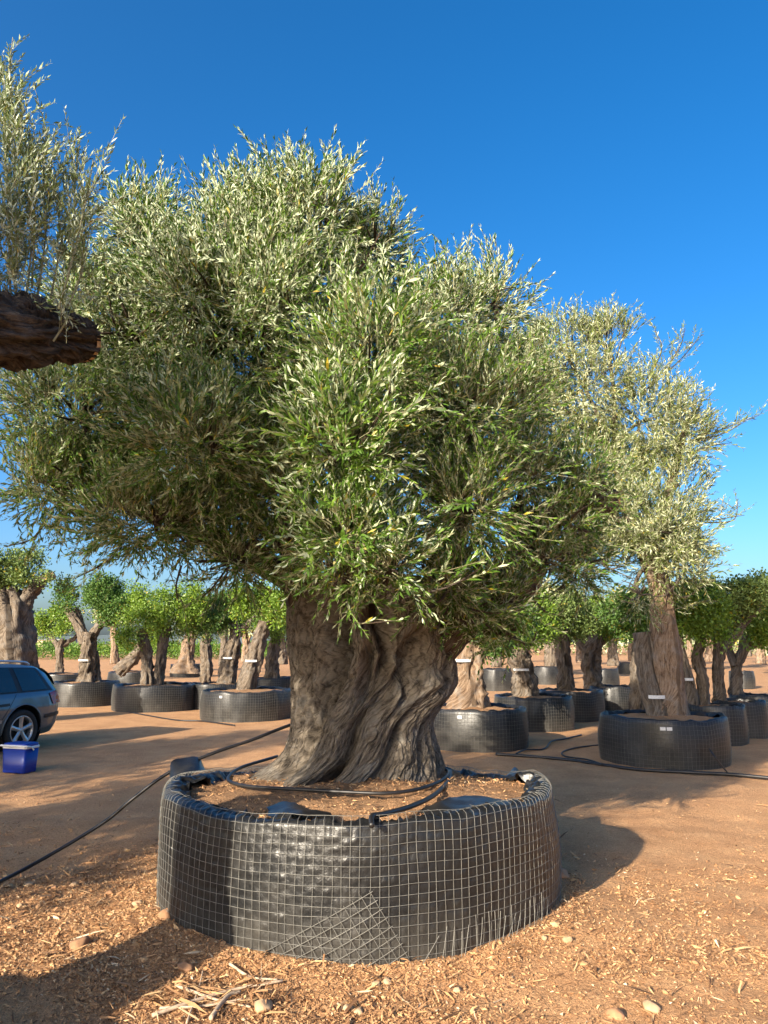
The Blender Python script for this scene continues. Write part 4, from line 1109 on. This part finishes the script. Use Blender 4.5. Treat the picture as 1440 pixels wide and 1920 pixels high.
def mass(name, label, cat, x0, x1, y0, y1, n, h, mat, scale, seed):
    g = np.random.default_rng(seed)
    x, y = g.uniform(x0, x1, n), g.uniform(y0, y1, n)
    rows = np.round(y / 2.5) * 2.5 + g.normal(0, .35, n)
    hh = h * (.75 + .35 * vnoise(xyz(x * .35, rows * .1, 0), seed))
    z = hh * np.sqrt(g.random(n))
    V, T, var, mi = scatter(CVB, xyz(x, rows, z), unit(g.normal(0, .5, (n, 3)) + [0, 0, 1]), g.uniform(.8, 1.3, n) * scale, seed)
    o = single(name, V, T, M[mat], kind='stuff', attrs={'var': var}, smooth=False)
    o['label'], o['category'] = label, cat
mass('vineyard', 'strip of bright green vines across the field behind the car', 'vines', -48, 2, 82, 104, 1400, 1.75, 'vine_leaf', 2.1, 3)
mass('far_grove', 'far grove of grey green trees along the right horizon', 'grove', 8, 130, 110, 160, 900, 4.2, 'olive_leaf_far', 4.8, 4)

# ------------------------------------------------------------------ low house beyond the vines
def box(x0, x1, y0, y1, z0, z1):
    V = np.array([(x, y, z) for z in (z0, z1) for x, y in ((x0, y0), (x1, y0), (x1, y1), (x0, y1))], float)
    return V, np.array([[3, 2, 1, 0], [4, 5, 6, 7], [0, 1, 5, 4], [1, 2, 6, 5], [2, 3, 7, 6], [3, 0, 4, 7]])
hx = at(78, 1207, 150)[0]
t = thing('field_house', 'low flat roofed pale house beyond the vines', 'building', (hx + 1, 150, 0))
V, Fc = box(hx - 3, hx + 1.6, 150, 156, 0, 2.3)
part('wall', V, Fc, plain('cream_render', (0.55, 0.45, 0.28), .9), t, smooth=False)
V, Fc = box(hx + 1.65, hx + 4.4, 150.5, 156, 0, 2.5)
part('shed', V, Fc, plain('grey_render', (0.25, 0.25, 0.26), .9), t, smooth=False)
V, Fc = box(hx - 3.1, hx + 1.64, 149.8, 156.1, 2.3, 2.42)
part('roof', V, Fc, plain('roof_edge', (0.30, 0.26, 0.22), .9), t, smooth=False)

# ------------------------------------------------------------------ parked estate car
def build_car():
    o = np.array([-5.62, 12.45, 0.0])                    # rear wheel's foot, near side
    fw = unit(np.array([-.386, -.92, 0]))                # the car points towards us and to the left
    nr = np.array([-fw[1], fw[0], 0.0])                  # outward normal of the near side
    HW = .88
    def W(s, y, z):                                      # s metres ahead of the rear axle, y out from the near-side plane, z up
        return o + fw * np.asarray(s)[..., None] + nr * np.asarray(y)[..., None] + np.array([0, 0, 1.0]) * np.asarray(z)[..., None]
    t = thing('parked_car', 'dark blue grey estate car parked at the left edge', 'car', tuple(o + fw * 1.3 - nr * HW))
    paint, nt, nd, lk, b = new_mat('dark_blue_grey_paint')
    fl = noise(nt, N(nt, 'ShaderNodeTexCoord').outputs['Object'], 3, 4)
    lk.new(ramp(nt, fl, [(0.3, (0.080, 0.115, 0.145)), (0.7, (0.10, 0.135, 0.17))]), b.inputs['Base Color'])
    b.inputs['Metallic'].default_value = .55
    b.inputs['Roughness'].default_value = .34
    b.inputs['Coat Weight'].default_value = 1.0
    b.inputs['Coat Roughness'].default_value = .06
    glass = plain('tinted_glass', (0.012, 0.02, 0.022), .06, var=.05, spec=.8)
    black = plain('black_trim', (0.015, 0.015, 0.016), .5)
    rubber = plain('tyre_rubber', (0.022, 0.021, 0.02), .85, bmp=.2)
    alloy = plain('alloy_wheel', (0.52, 0.52, 0.53), .32, .8, .06)
    red = plain('tail_light_red', (0.30, 0.012, 0.015), .15, var=.1, spec=.7)
    rail = plain('roof_rail_metal', (0.55, 0.55, 0.56), .3, .8, .05)
    # profile along the length: s, roof height, belt height, bonnet etc.
    S = np.array([-.86, -.84, -.78, -.66, -.52, -.36, -.15, .1, .5, 1.0, 1.5, 1.9, 2.25, 2.7, 3.1, 3.4, 3.55])
    RO = np.array([.94, .99, 1.09, 1.19, 1.265, 1.305, 1.33, 1.345, 1.355, 1.36, 1.345, 1.31, 1.28, 1.02, .90, .78, .70])
    BE = np.array([.87, .885, .895, .90, .90, .895, .89, .885, .88, .87, .86, .86, .87, .92, .86, .74, .66])
    IN = np.array([.26, .18, .10, .05, .025, .012, .004, 0, 0, 0, 0, 0, .01, .04, .10, .22, .34])   # plan curve at the ends
    BO = np.array([.42, .34, .27, .23, .22, .21, .21, .21, .21, .21, .21, .21, .21, .21, .22, .26, .34])
    n = 150
    s = np.linspace(S[0], S[-1], n)
    sm = lambda a: np.convolve(np.pad(np.interp(s, S, a), 3, 'edge'), np.ones(7) / 7, 'valid')
    ro, be, inn, bo = sm(RO), sm(BE), np.interp(s, S, IN), sm(BO)
    m = 60
    q = np.linspace(0, 1, m)
    Y, Z = np.zeros((n, m)), np.zeros((n, m))
    for i in range(n):
        kz = np.array([bo[i], bo[i] + .10, .50, .66, be[i] - .06, be[i], be[i] + (ro[i] - be[i]) * .5, be[i] + (ro[i] - be[i]) * .86, ro[i] - .012 * (ro[i] - be[i]) / .5, ro[i], ro[i] + .012])
        kz = np.maximum.accumulate(kz)
        ky = np.array([-.10, -.03, -.005, 0, -.03, -.055, -.15, -.235, -.31, -.50, -HW]) - inn[i]
        kq = np.array([0, .08, .22, .36, .48, .54, .70, .84, .90, .95, 1.0])
        Y[i], Z[i] = np.interp(q, kq, ky), np.interp(q, kq, kz)
    SS = np.repeat(s[:, None], m, 1)
    near = W(SS, Y, Z)
    far_ = W(SS, -2 * HW - Y, Z)
    fN = grid_faces(n, m)
    ctr_s = (SS[:-1, :-1] + SS[1:, 1:]).ravel() / 2
    ctr_z = (Z[:-1, :-1] + Z[1:, 1:]).ravel() / 2
    keep = np.ones(len(fN), bool)
    for ax_s in (0.0, 2.70):
        keep &= (ctr_s - ax_s) ** 2 + (ctr_z - .335) ** 2 > .375 ** 2
    fN = fN[keep]
    V = np.vstack([near.reshape(-1, 3), far_.reshape(-1, 3)])
    endN = np.arange(m)
    rear = np.stack([endN[:-1], endN[1:], n * m + endN[1:], n * m + endN[:-1]], 1)
    body = part('body', V, np.vstack([fN, fN[:, ::-1] + n * m, rear, rear[:, ::-1] + (n - 1) * m]), paint, t)
    def side_y(ss, zz):
        i = np.clip(np.searchsorted(s, ss), 0, n - 1)
        return np.interp(zz, Z[i], Y[i])
    def panel(name, poly, mat, off=.006, parent=body, res=14):
        """curved patch on the near side filling a four-sided outline [(s,z) x 4] rounded"""
        A, B, C_, D_ = [np.array(p) for p in poly]
        f, h = np.meshgrid(np.linspace(0, 1, res), np.linspace(0, 1, res))
        P2 = (A * (1 - f[..., None]) + B * f[..., None]) * (1 - h[..., None]) + (D_ * (1 - f[..., None]) + C_ * f[..., None]) * h[..., None]
        yy = np.vectorize(side_y)(P2[..., 0], P2[..., 1]) + off
        return part(name, W(P2[..., 0], yy, P2[..., 1]).reshape(-1, 3), grid_faces(res, res), mat, parent)
    panel('window_trim', [(-.62, .90), (1.62, .87), (1.30, 1.31), (-.40, 1.265)], black, .004)
    panel('quarter_window', [(-.51, .925), (.02, .915), (.10, 1.27), (-.34, 1.24)], glass, .010)
    panel('side_window', [(.12, .915), (.98, .905), (.92, 1.29), (.19, 1.28)], glass, .010)
    panel('side_window', [(1.06, .90), (1.58, .895), (1.28, 1.29), (1.00, 1.29)], glass, .010)
    panel('rub_strip', [(.42, .455), (2.2, .455), (2.2, .505), (.42, .505)], rail, .012)
    panel('bumper_strip', [(-.78, .50), (-.42, .47), (-.42, .53), (-.78, .555)], black, .010)
    panel('tail_light', [(-.80, .70), (-.60, .68), (-.52, .86), (-.72, .90)], red, .012)
    panel('door_handle', [(.30, .71), (.52, .705), (.52, .74), (.30, .75)], black, .028)
    for a, bq in (((.14, .88), (.42, .50)), ((1.02, .94), (1.02, .28))):
        pts = [W(np.array(a[0] + (bq[0] - a[0]) * f), np.array(float(side_y(a[0] + (bq[0] - a[0]) * f, a[1] + (bq[1] - a[1]) * f)) + .001), np.array(a[1] + (bq[1] - a[1]) * f)) for f in np.linspace(0, 1, 8)]
        Vt, Ft, _ = tube(pts, [.004], n=8, seg=5)
        part('door_gap', Vt, Ft, black, body)
    for yy in (-.36, -2 * HW + .36):
        pts = [W(np.array(a), np.array(yy), np.array(z)) for a, z in ((-.35, 1.315), (-.2, 1.36), (.5, 1.388), (1.2, 1.388), (1.45, 1.355))]
        Vt, Ft, _ = tube(pts, [.017], n=30, seg=8)
        part('roof_rail', Vt, Ft, rail, body)
    # rear window and plate area on the tailgate side
    zr = np.linspace(.97, 1.25, 8)
    srr = np.interp(zr, RO[:6], S[:6]) - .012
    Yw, Zr = np.meshgrid(np.linspace(-.30, -2 * HW + .30, 10), zr)
    part('rear_window', W(np.repeat(srr[:, None], 10, 1), Yw, Zr + .006).reshape(-1, 3), grid_faces(8, 10), glass, body)
    # wheels with wells
    for ax_s in (0.0, 2.70):
        for yin, sign in ((-.02, 1), (-2 * HW + .02, -1)):
            c = W(np.array(ax_s), np.array(yin), np.array(.318))
            w = thing('x', 'x', 'x', (0, 0, 0))
            bpy.data.objects.remove(w)
            th = np.linspace(0, 2 * np.pi, 40, endpoint=False)
            prof = [(.215, -.03), (.235, .0), (.29, .008), (.312, -.02), (.318, -.06), (.318, -.15), (.30, -.19), (.22, -.20)]
            ring = lambda r, d: c + nr * d * sign + r * (np.cos(th)[:, None] * fw + np.sin(th)[:, None] * np.array([0, 0, 1.0]))
            tyre = part('wheel', np.vstack([ring(r, d) for r, d in prof]), grid_faces(len(prof), 40, True), rubber, t, origin=c)
            rim_p = [(.225, -.012), (.215, -.005), (.200, -.018), (.195, -.10)]
            part('rim', np.vstack([ring(r, d) for r, d in rim_p]), grid_faces(len(rim_p), 40, True), alloy, tyre)
            hub = [(.195, -.10), (.08, -.09), (.02, -.085), (.0, -.085)]
            part('brake_disc', np.vstack([ring(r, d) for r, d in hub]), grid_faces(len(hub), 40, True), black, tyre)
            for k in range(5):
                a = k * 2 * np.pi / 5 + .3
                e = np.cos(a) * fw + np.sin(a) * np.array([0, 0, 1.0])
                p_ = -np.sin(a) * fw + np.cos(a) * np.array([0, 0, 1.0])
                pr = [(0.0, .035, -.02), (.10, .030, -.022), (.205, .042, -.012)]
                Vk = []
                for r, hw, d in pr:
                    for sg, dd in ((-1, d - .02), (-.7, d), (.7, d), (1, d - .02)):
                        Vk.append(c + e * r + p_ * hw * sg + nr * dd * sign)
                part('spoke', np.array(Vk), grid_faces(3, 4), alloy, tyre)
            well = [(.375, -.012), (.375, -.26), (.05, -.27)]
            part('wheel_well', np.vstack([ring(r, d - .0) + np.array([0, 0, .017]) for r, d in well]), grid_faces(3, 40, True), black, t)
            a2 = np.linspace(-.25, np.pi + .25, 26)
            pts = np.array([W(np.array(ax_s + .378 * math.cos(a)), np.array(float(side_y(ax_s + .378 * math.cos(a), .335 + .378 * math.sin(a))) if sign > 0 else -2 * HW), np.array(.335 + .378 * math.sin(a))) for a in a2])
            Vt, Ft, _ = tube(pts, [.013], n=26, seg=6)
            part('arch_lip', Vt, Ft, paint, body)
    V, Fc = box(-.6, 3.2, -2 * HW + .25, -.25, .2, .32)
    part('underbody', W(V[:, 0], V[:, 1], V[:, 2]), Fc, black, t, smooth=False)
build_car()

# ------------------------------------------------------------------ cool box
def cool_box():
    c = gnd(28, 1450) + np.array([0, .12, 0])
    a = -.30
    ex, ey = np.array([math.cos(a), math.sin(a), 0]), np.array([-math.sin(a), math.cos(a), 0])
    t = thing('cool_box', 'blue plastic cool box with white handle standing beside the car', 'cool box', tuple(c))
    def prism(levels, nseg=6):
        V = []
        for hw, hd, r, z in levels:
            for sx, sy, a0 in ((1, -1, -np.pi / 2), (1, 1, 0), (-1, 1, np.pi / 2), (-1, -1, np.pi)):
                for k in range(nseg):
                    b = a0 + k / (nseg - 1) * np.pi / 2
                    V.append(c + ex * (sx * (hw - r) + r * math.cos(b)) + ey * (sy * (hd - r) + r * math.sin(b)) + np.array([0, 0, z]))
        m = 4 * nseg
        cap = np.arange(m)
        nv = len(V)
        V += [c + np.array([0, 0, levels[0][3]]), c + np.array([0, 0, levels[-1][3]])]
        top = (len(levels) - 1) * m + cap
        return np.array(V), [grid_faces(len(levels), m, True), np.vstack([np.stack([np.roll(cap, -1), cap, np.full(m, nv)], 1), np.stack([top, np.roll(top, -1), np.full(m, nv + 1)], 1)])]
    V, Fc = prism([(.172, .112, .03, 0.0), (.178, .118, .035, .012), (.192, .13, .04, .305)])
    part('body', V, Fc, M['blue_plastic'], t)
    V, Fc = prism([(.196, .134, .042, .306), (.199, .137, .044, .311), (.199, .137, .044, .330), (.195, .133, .044, .335)])
    part('rim', V, Fc, M['white_plastic'], t)
    V, Fc = prism([(.185, .123, .04, .336), (.188, .126, .04, .342), (.186, .124, .04, .366), (.16, .10, .04, .374)])
    part('lid', V, Fc, M['blue_plastic'], t)
    h = [c + ex * x + ey * y + np.array([0, 0, z]) for x, y, z in ((-.204, 0, .285), (-.207, -.05, .325), (-.204, -.140, .342), (0, -.150, .344), (.204, -.140, .342), (.207, -.05, .325), (.204, 0, .285))]
    V, Fc, _ = tube(h, [.012], n=50, seg=8)
    part('handle', V, Fc, M['white_plastic'], t)
cool_box()

# ------------------------------------------------------------------ irrigation tubes
def hose(pts, r, label, name='irrigation_tube', n=80, group='irrigation tubes'):
    V, Fc, G = tube(pts, [r], n=n, seg=8)
    return single(name, V, Fc, M['hose'], label, 'tube', origin=np.asarray(pts[0], float), group=group)
hose([gnd(-260, 1780, .03), gnd(-60, 1682, .05), gnd(60, 1622, .10), at(190, 1545, 6.1), at(250, 1497, 6.1), at(318, 1448, 6.15), at(400, 1412, 6.3), at(470, 1388, 6.45), at(548, 1358, 6.65), at(640, 1330, 6.9)], .013, 'long black tube rising over the left rim of the big planter')
hose([gnd(u, v, z) for u, v, z in ((520, 1418, .73), (455, 1438, .72), (430, 1455, .71), (432, 1466, .70), (470, 1475, .70), (560, 1480, .715), (650, 1485, .715), (730, 1487, .715), (790, 1478, .715), (830, 1462, .71), (842, 1448, .70), (830, 1440, .70))], .012, 'black tube looped round the foot of the ancient trunk', n=120)
hose([gnd(u, v, z) for u, v, z in ((845, 1446, .70), (842, 1462, .69), (815, 1490, .71), (770, 1512, .72), (720, 1526, .735), (698, 1530, .74), (697, 1548, .72))], .015, 'black tube from the trunk down to the front rim of the planter')
hose([gnd(u, v, .018) for u, v in ((930, 1414), (990, 1418), (1060, 1424), (1130, 1434), (1200, 1443), (1290, 1448), (1370, 1452), (1460, 1460))], .022, 'straight black tube lying on the track before the right planters')
hose([gnd(u, v, z) for u, v, z in ((968, 1413, .02), (985, 1406, .03), (1020, 1404, .02), (1034, 1390, .03), (1060, 1385, .02), (1090, 1378, .02))], .013, 'thin curly tube between the second and third right planters')
hose([gnd(u, v, z) for u, v, z in ((1130, 1396, .02), (1080, 1402, .02), (1055, 1410, .02), (1060, 1418, .02), (1100, 1424, .02), (1130, 1433, .03))], .012, 'thin tube bending back left of the broad right planter')
hose([gnd(1365, 1450, .02), gnd(1345, 1425, .25), gnd(1330, 1405, .35)], .010, 'short thin tube leaning on the broad right planter', n=16)
hose([gnd(u, v, .015) for u, v in ((215, 1330), (280, 1342), (330, 1350), (380, 1352), (440, 1360))], .016, 'thin black tube on the ground before the left planters')

# ------------------------------------------------------------------ stones, sticks and litter
def rock(c, size, seed, flat=.7):
    g = np.random.default_rng(seed)
    nu, nv = 18, 11
    u = np.linspace(0, 2 * np.pi, nu, endpoint=False)
    v = np.linspace(.05, np.pi - .05, nv)
    U, Vv = np.meshgrid(u, v)
    d = xyz(np.cos(U) * np.sin(Vv), np.sin(U) * np.sin(Vv), np.cos(Vv))
    r = 1 + .28 * fbm(d * 1.3 + seed, 3, seed) + .07 * fbm(d * 5 + seed, 2, seed)
    for k in range(11):                                  # broken faces
        n = unit(g.normal(0, 1, 3))
        h = (d * r[..., None]) @ n
        lim = .62 + .12 * (k % 3)
        r = np.where(h > lim, r * lim / np.maximum(h, 1e-3), r)
    P = d * r[..., None] * np.asarray(size) * np.array([1, 1, flat])
    a = g.uniform(0, 6)
    P = P @ np.array([[math.cos(a), -math.sin(a), 0], [math.sin(a), math.cos(a), 0], [0, 0, 1]])
    return P.reshape(-1, 3) + c, grid_faces(nv, nu, True)
for u, v, s, mat, lab, sd in (
    (147, 1783, .065, 'stone_red', 'rounded brown stone on the edge of the shade at lower left', 1), (493, 1890, .060, 'stone', 'largest pale pinkish stone beside the dry twigs at the bottom', 2), (257, 1706, .040, 'stone', 'pale triangular stone left of the big planter', 3),
    (55, 1660, .034, 'stone', 'pale stone below the long tube at the left edge', 4), (140, 1659, .034, 'stone', 'pale stone in the middle of the litter below the long tube', 5), (102, 1664, .024, 'stone_red', 'small reddish stone between the two pale ones', 6),
    (37, 1700, .026, 'stone', 'small cream stone near the left edge', 7), (205, 1677, .030, 'stone_red', 'small grey brown stone above the triangular one', 8), (1048, 1652, .085, 'stone_red', 'ochre rock touching the right foot of the big planter', 9),
    (310, 1740, .060, 'stone_red', 'brown stone at the shaded left foot of the big planter', 10), (1062, 1772, .036, 'stone', 'pale angular stone right of the planter foot', 11), (1222, 1889, .048, 'stone', 'flat pale stone at the lower right', 12),
    (1158, 1902, .045, 'stone_red', 'brown flat stone left of the flat pale one', 13), (345, 1828, .048, 'stone_red', 'grey brown stone among the twigs near the shade', 14), (650, 1884, .030, 'stone', 'left of the two round pebbles near the bottom', 15), (672, 1888, .028, 'stone', 'right of the two round pebbles near the bottom', 16),
    (705, 1843, .028, 'stone', 'left of the two pale pebbles below the planter front', 17), (726, 1839, .030, 'stone', 'right of the two pale pebbles below the planter front', 18), (1022, 1772, .026, 'stone', 'small pale stone close to the right planter foot', 19), (857, 1848, .024, 'stone', 'small lone pebble below the planter right of centre', 20)):
    c = gnd(u, v)
    V, Fc = rock(c + np.array([0, 0, gz(c[0], c[1]) + s * .22]), s * .95, sd, .62)
    single('stone', V, Fc, M[mat], lab, 'stone', origin=c, group='loose stones')
for pts, r, lab in ((((285, 1905), (360, 1885), (440, 1862), (530, 1850)), .010, 'long pale dry stick across the twig heap at the bottom'), (((330, 1856), (400, 1880), (470, 1892)), .008, 'pale stick slanting down towards the largest stone'), (((395, 1915), (425, 1880), (450, 1868)), .012, 'thick short stick at the bottom edge'),
                    (((300, 1890), (380, 1893), (455, 1880)), .007, 'thin stick lying flat at the left end of the heap'), (((350, 1920), (372, 1860), (380, 1830)), .006, 'thin upright slanting twig in the heap'), (((430, 1820), (470, 1842), (520, 1845)), .008, 'short bleached stick above the heap')):
    q = [gnd(u, v) for u, v in pts]
    q = [p + np.array([0, 0, gz(p[0], p[1]) + r + .006 + .008 * (i % 2)]) for i, p in enumerate(q)]
    V, Fc, G = tube(q, [r, r * .8, r * .6], n=20, seg=7, bark=.02, lobes=.15, seed=3)
    single('dry_stick', V, Fc, M['dry_wood'], lab, 'stick', origin=q[0], group='dry pruned sticks')

def chips(P, size, seed, flat=.35, mat='litter', name='leaf_litter', parent=None, thin=.26):
    """curled dry leaves and wood chips"""
    g = np.random.default_rng(seed)
    n = len(P)
    a = g.uniform(0, 6.28, n)
    ax = unit(xyz(np.cos(a), np.sin(a), g.normal(0, flat, n)))
    nr = unit(np.array([0, 0, 1.0]) + g.normal(0, .55, (n, 3)))
    nr = unit(nr - ax * (nr * ax).sum(1, keepdims=True))
    L = size * np.exp(g.normal(0, .38, n))
    LV = leaf_verts(P - ax * L[:, None] * .5, ax, nr, L, L * thin * g.uniform(.5, 1.5, n), g.normal(.3, 1.0, n))
    if size < .03:
        LV = LV[:, [0, 1, 4, 5]]
    vp = LV.shape[1]
    tri = ((LEAF_T if vp == 6 else KITE_T)[None] + (np.arange(n) * vp)[:, None, None]).reshape(-1, 3)
    o = part(name, LV.reshape(-1, 3), tri, M[mat], parent, origin=np.zeros(3) if parent is None else None, kind='stuff', attrs={'var': np.repeat(g.random(n), vp)}, smooth=False)
    return o
def litter_points(n, seed, far=False):
    g = np.random.default_rng(seed)
    y = 3.3 + (9.5 - 3.3) * g.random(n * 4) ** 1.7
    x = g.uniform(-.62, .62, n * 4) * (y + .6)
    dens = sstep(-.25, .55, fbm(xyz(x, y, 0) * 1.1, 3, 5)) * .8 + .2
    dens = dens * (1 - .88 * sstep(6.0, 7.2, y + .25 * x)) * (.65 + .35 * sstep(1.0, -.6, x)) + .0
    dens = np.maximum(dens, .9 * np.exp(-((np.hypot(x - POT[0], y - POT[1]) - POT_R - .12) / .12) ** 2))
    dens = np.maximum(dens, 1.0 * np.exp(-((x + .75) / .45) ** 2 - ((y - 3.95) / .3) ** 2))
    ok = (g.random(n * 4) < dens) & (np.hypot(x - POT[0], y - POT[1]) > POT_R + .02)
    x, y = x[ok][:n], y[ok][:n]
    return xyz(x, y, gz(x, y))
P = litter_points(88000, 1)
o = chips(P + [0, 0, .005], .017, 2, thin=.34)
o['label'], o['category'] = 'dry olive leaves and wood chips strewn over the ground', 'litter'
P = litter_points(4000, 6)
o = chips(P + [0, 0, .009], .028, 5, name='fallen_leaf_litter')
o['label'], o['category'] = 'larger curled dry leaves lying on the ground', 'litter'
P = litter_points(2600, 9)
o = chips(P + [0, 0, .012], .085, 4, thin=.07, flat=.18, name='twig_litter')
o['label'], o['category'] = 'thin dry twigs and straw scattered over the ground', 'litter'
g = np.random.default_rng(91)
c = gnd(400, 1872)
x, y = c[0] + g.normal(0, .22, 170), c[1] + g.normal(0, .10, 170)
o = chips(xyz(x, y, gz(x, y) + .012 + g.uniform(0, .02, 170)), .12, 92, thin=.045, flat=.22, name='twig_heap')
o['label'], o['category'] = 'heap of thin dry pruned twigs at the bottom left of centre', 'twigs'
def pebbles(P, size, seed):
    g = np.random.default_rng(seed)
    ph = (1 + 5 ** .5) / 2
    iv = unit(np.array([(-1, ph, 0), (1, ph, 0), (-1, -ph, 0), (1, -ph, 0), (0, -1, ph), (0, 1, ph), (0, -1, -ph), (0, 1, -ph), (ph, 0, -1), (ph, 0, 1), (-ph, 0, -1), (-ph, 0, 1)], float))
    it = np.array([(0, 11, 5), (0, 5, 1), (0, 1, 7), (0, 7, 10), (0, 10, 11), (1, 5, 9), (5, 11, 4), (11, 10, 2), (10, 7, 6), (7, 1, 8), (3, 9, 4), (3, 4, 2), (3, 2, 6), (3, 6, 8), (3, 8, 9), (4, 9, 5), (2, 4, 11), (6, 2, 10), (8, 6, 7), (9, 8, 1)])
    n = len(P)
    s = size * np.exp(g.normal(0, .5, n))
    V = iv[None] * (1 + g.normal(0, .18, (n, 12, 1))) * s[:, None, None] * g.uniform(.6, 1.3, (n, 1, 3)) * np.array([1, 1, .7])
    V = V + P[:, None]
    T = (it[None] + (np.arange(n) * 12)[:, None, None]).reshape(-1, 3)
    return V.reshape(-1, 3), T, np.repeat(.35 + .6 * g.random(n), 12)
P = litter_points(3600, 11)
V, T, a = pebbles(P + [0, 0, .002], .007, 3)
o = single('gravel', V, T, M['litter'], 'small pale pebbles and soil crumbs strewn over the ground', 'gravel', kind='stuff', attrs={'var': a}, smooth=False)
# litter on the soil of the big planter
g = np.random.default_rng(77)
a, r = g.uniform(0, 6.28, 7000), np.sqrt(g.random(7000)) * (POT_R - .13)
x, y = POT[0] + r * np.cos(a), POT[1] + r * np.sin(a)
z = .70 - .055 - .10 * .55 * sstep(.05, .85, np.sin(a)) * (r / POT_R) + .04 * (1 - (r / POT_R) ** 2) + .02 * fbm(xyz(x, y, 0) * 4, 3, 6) + .008 * fbm(xyz(x, y, 0) * 17, 3, 5)
ok = g.random(7000) < .25 + .75 * sstep(-.3, .5, fbm(xyz(x, y, 0) * 2.2, 2, 9))
chips(xyz(x, y, z + .008)[ok], .024, 8, parent=big, name='leaf_litter')
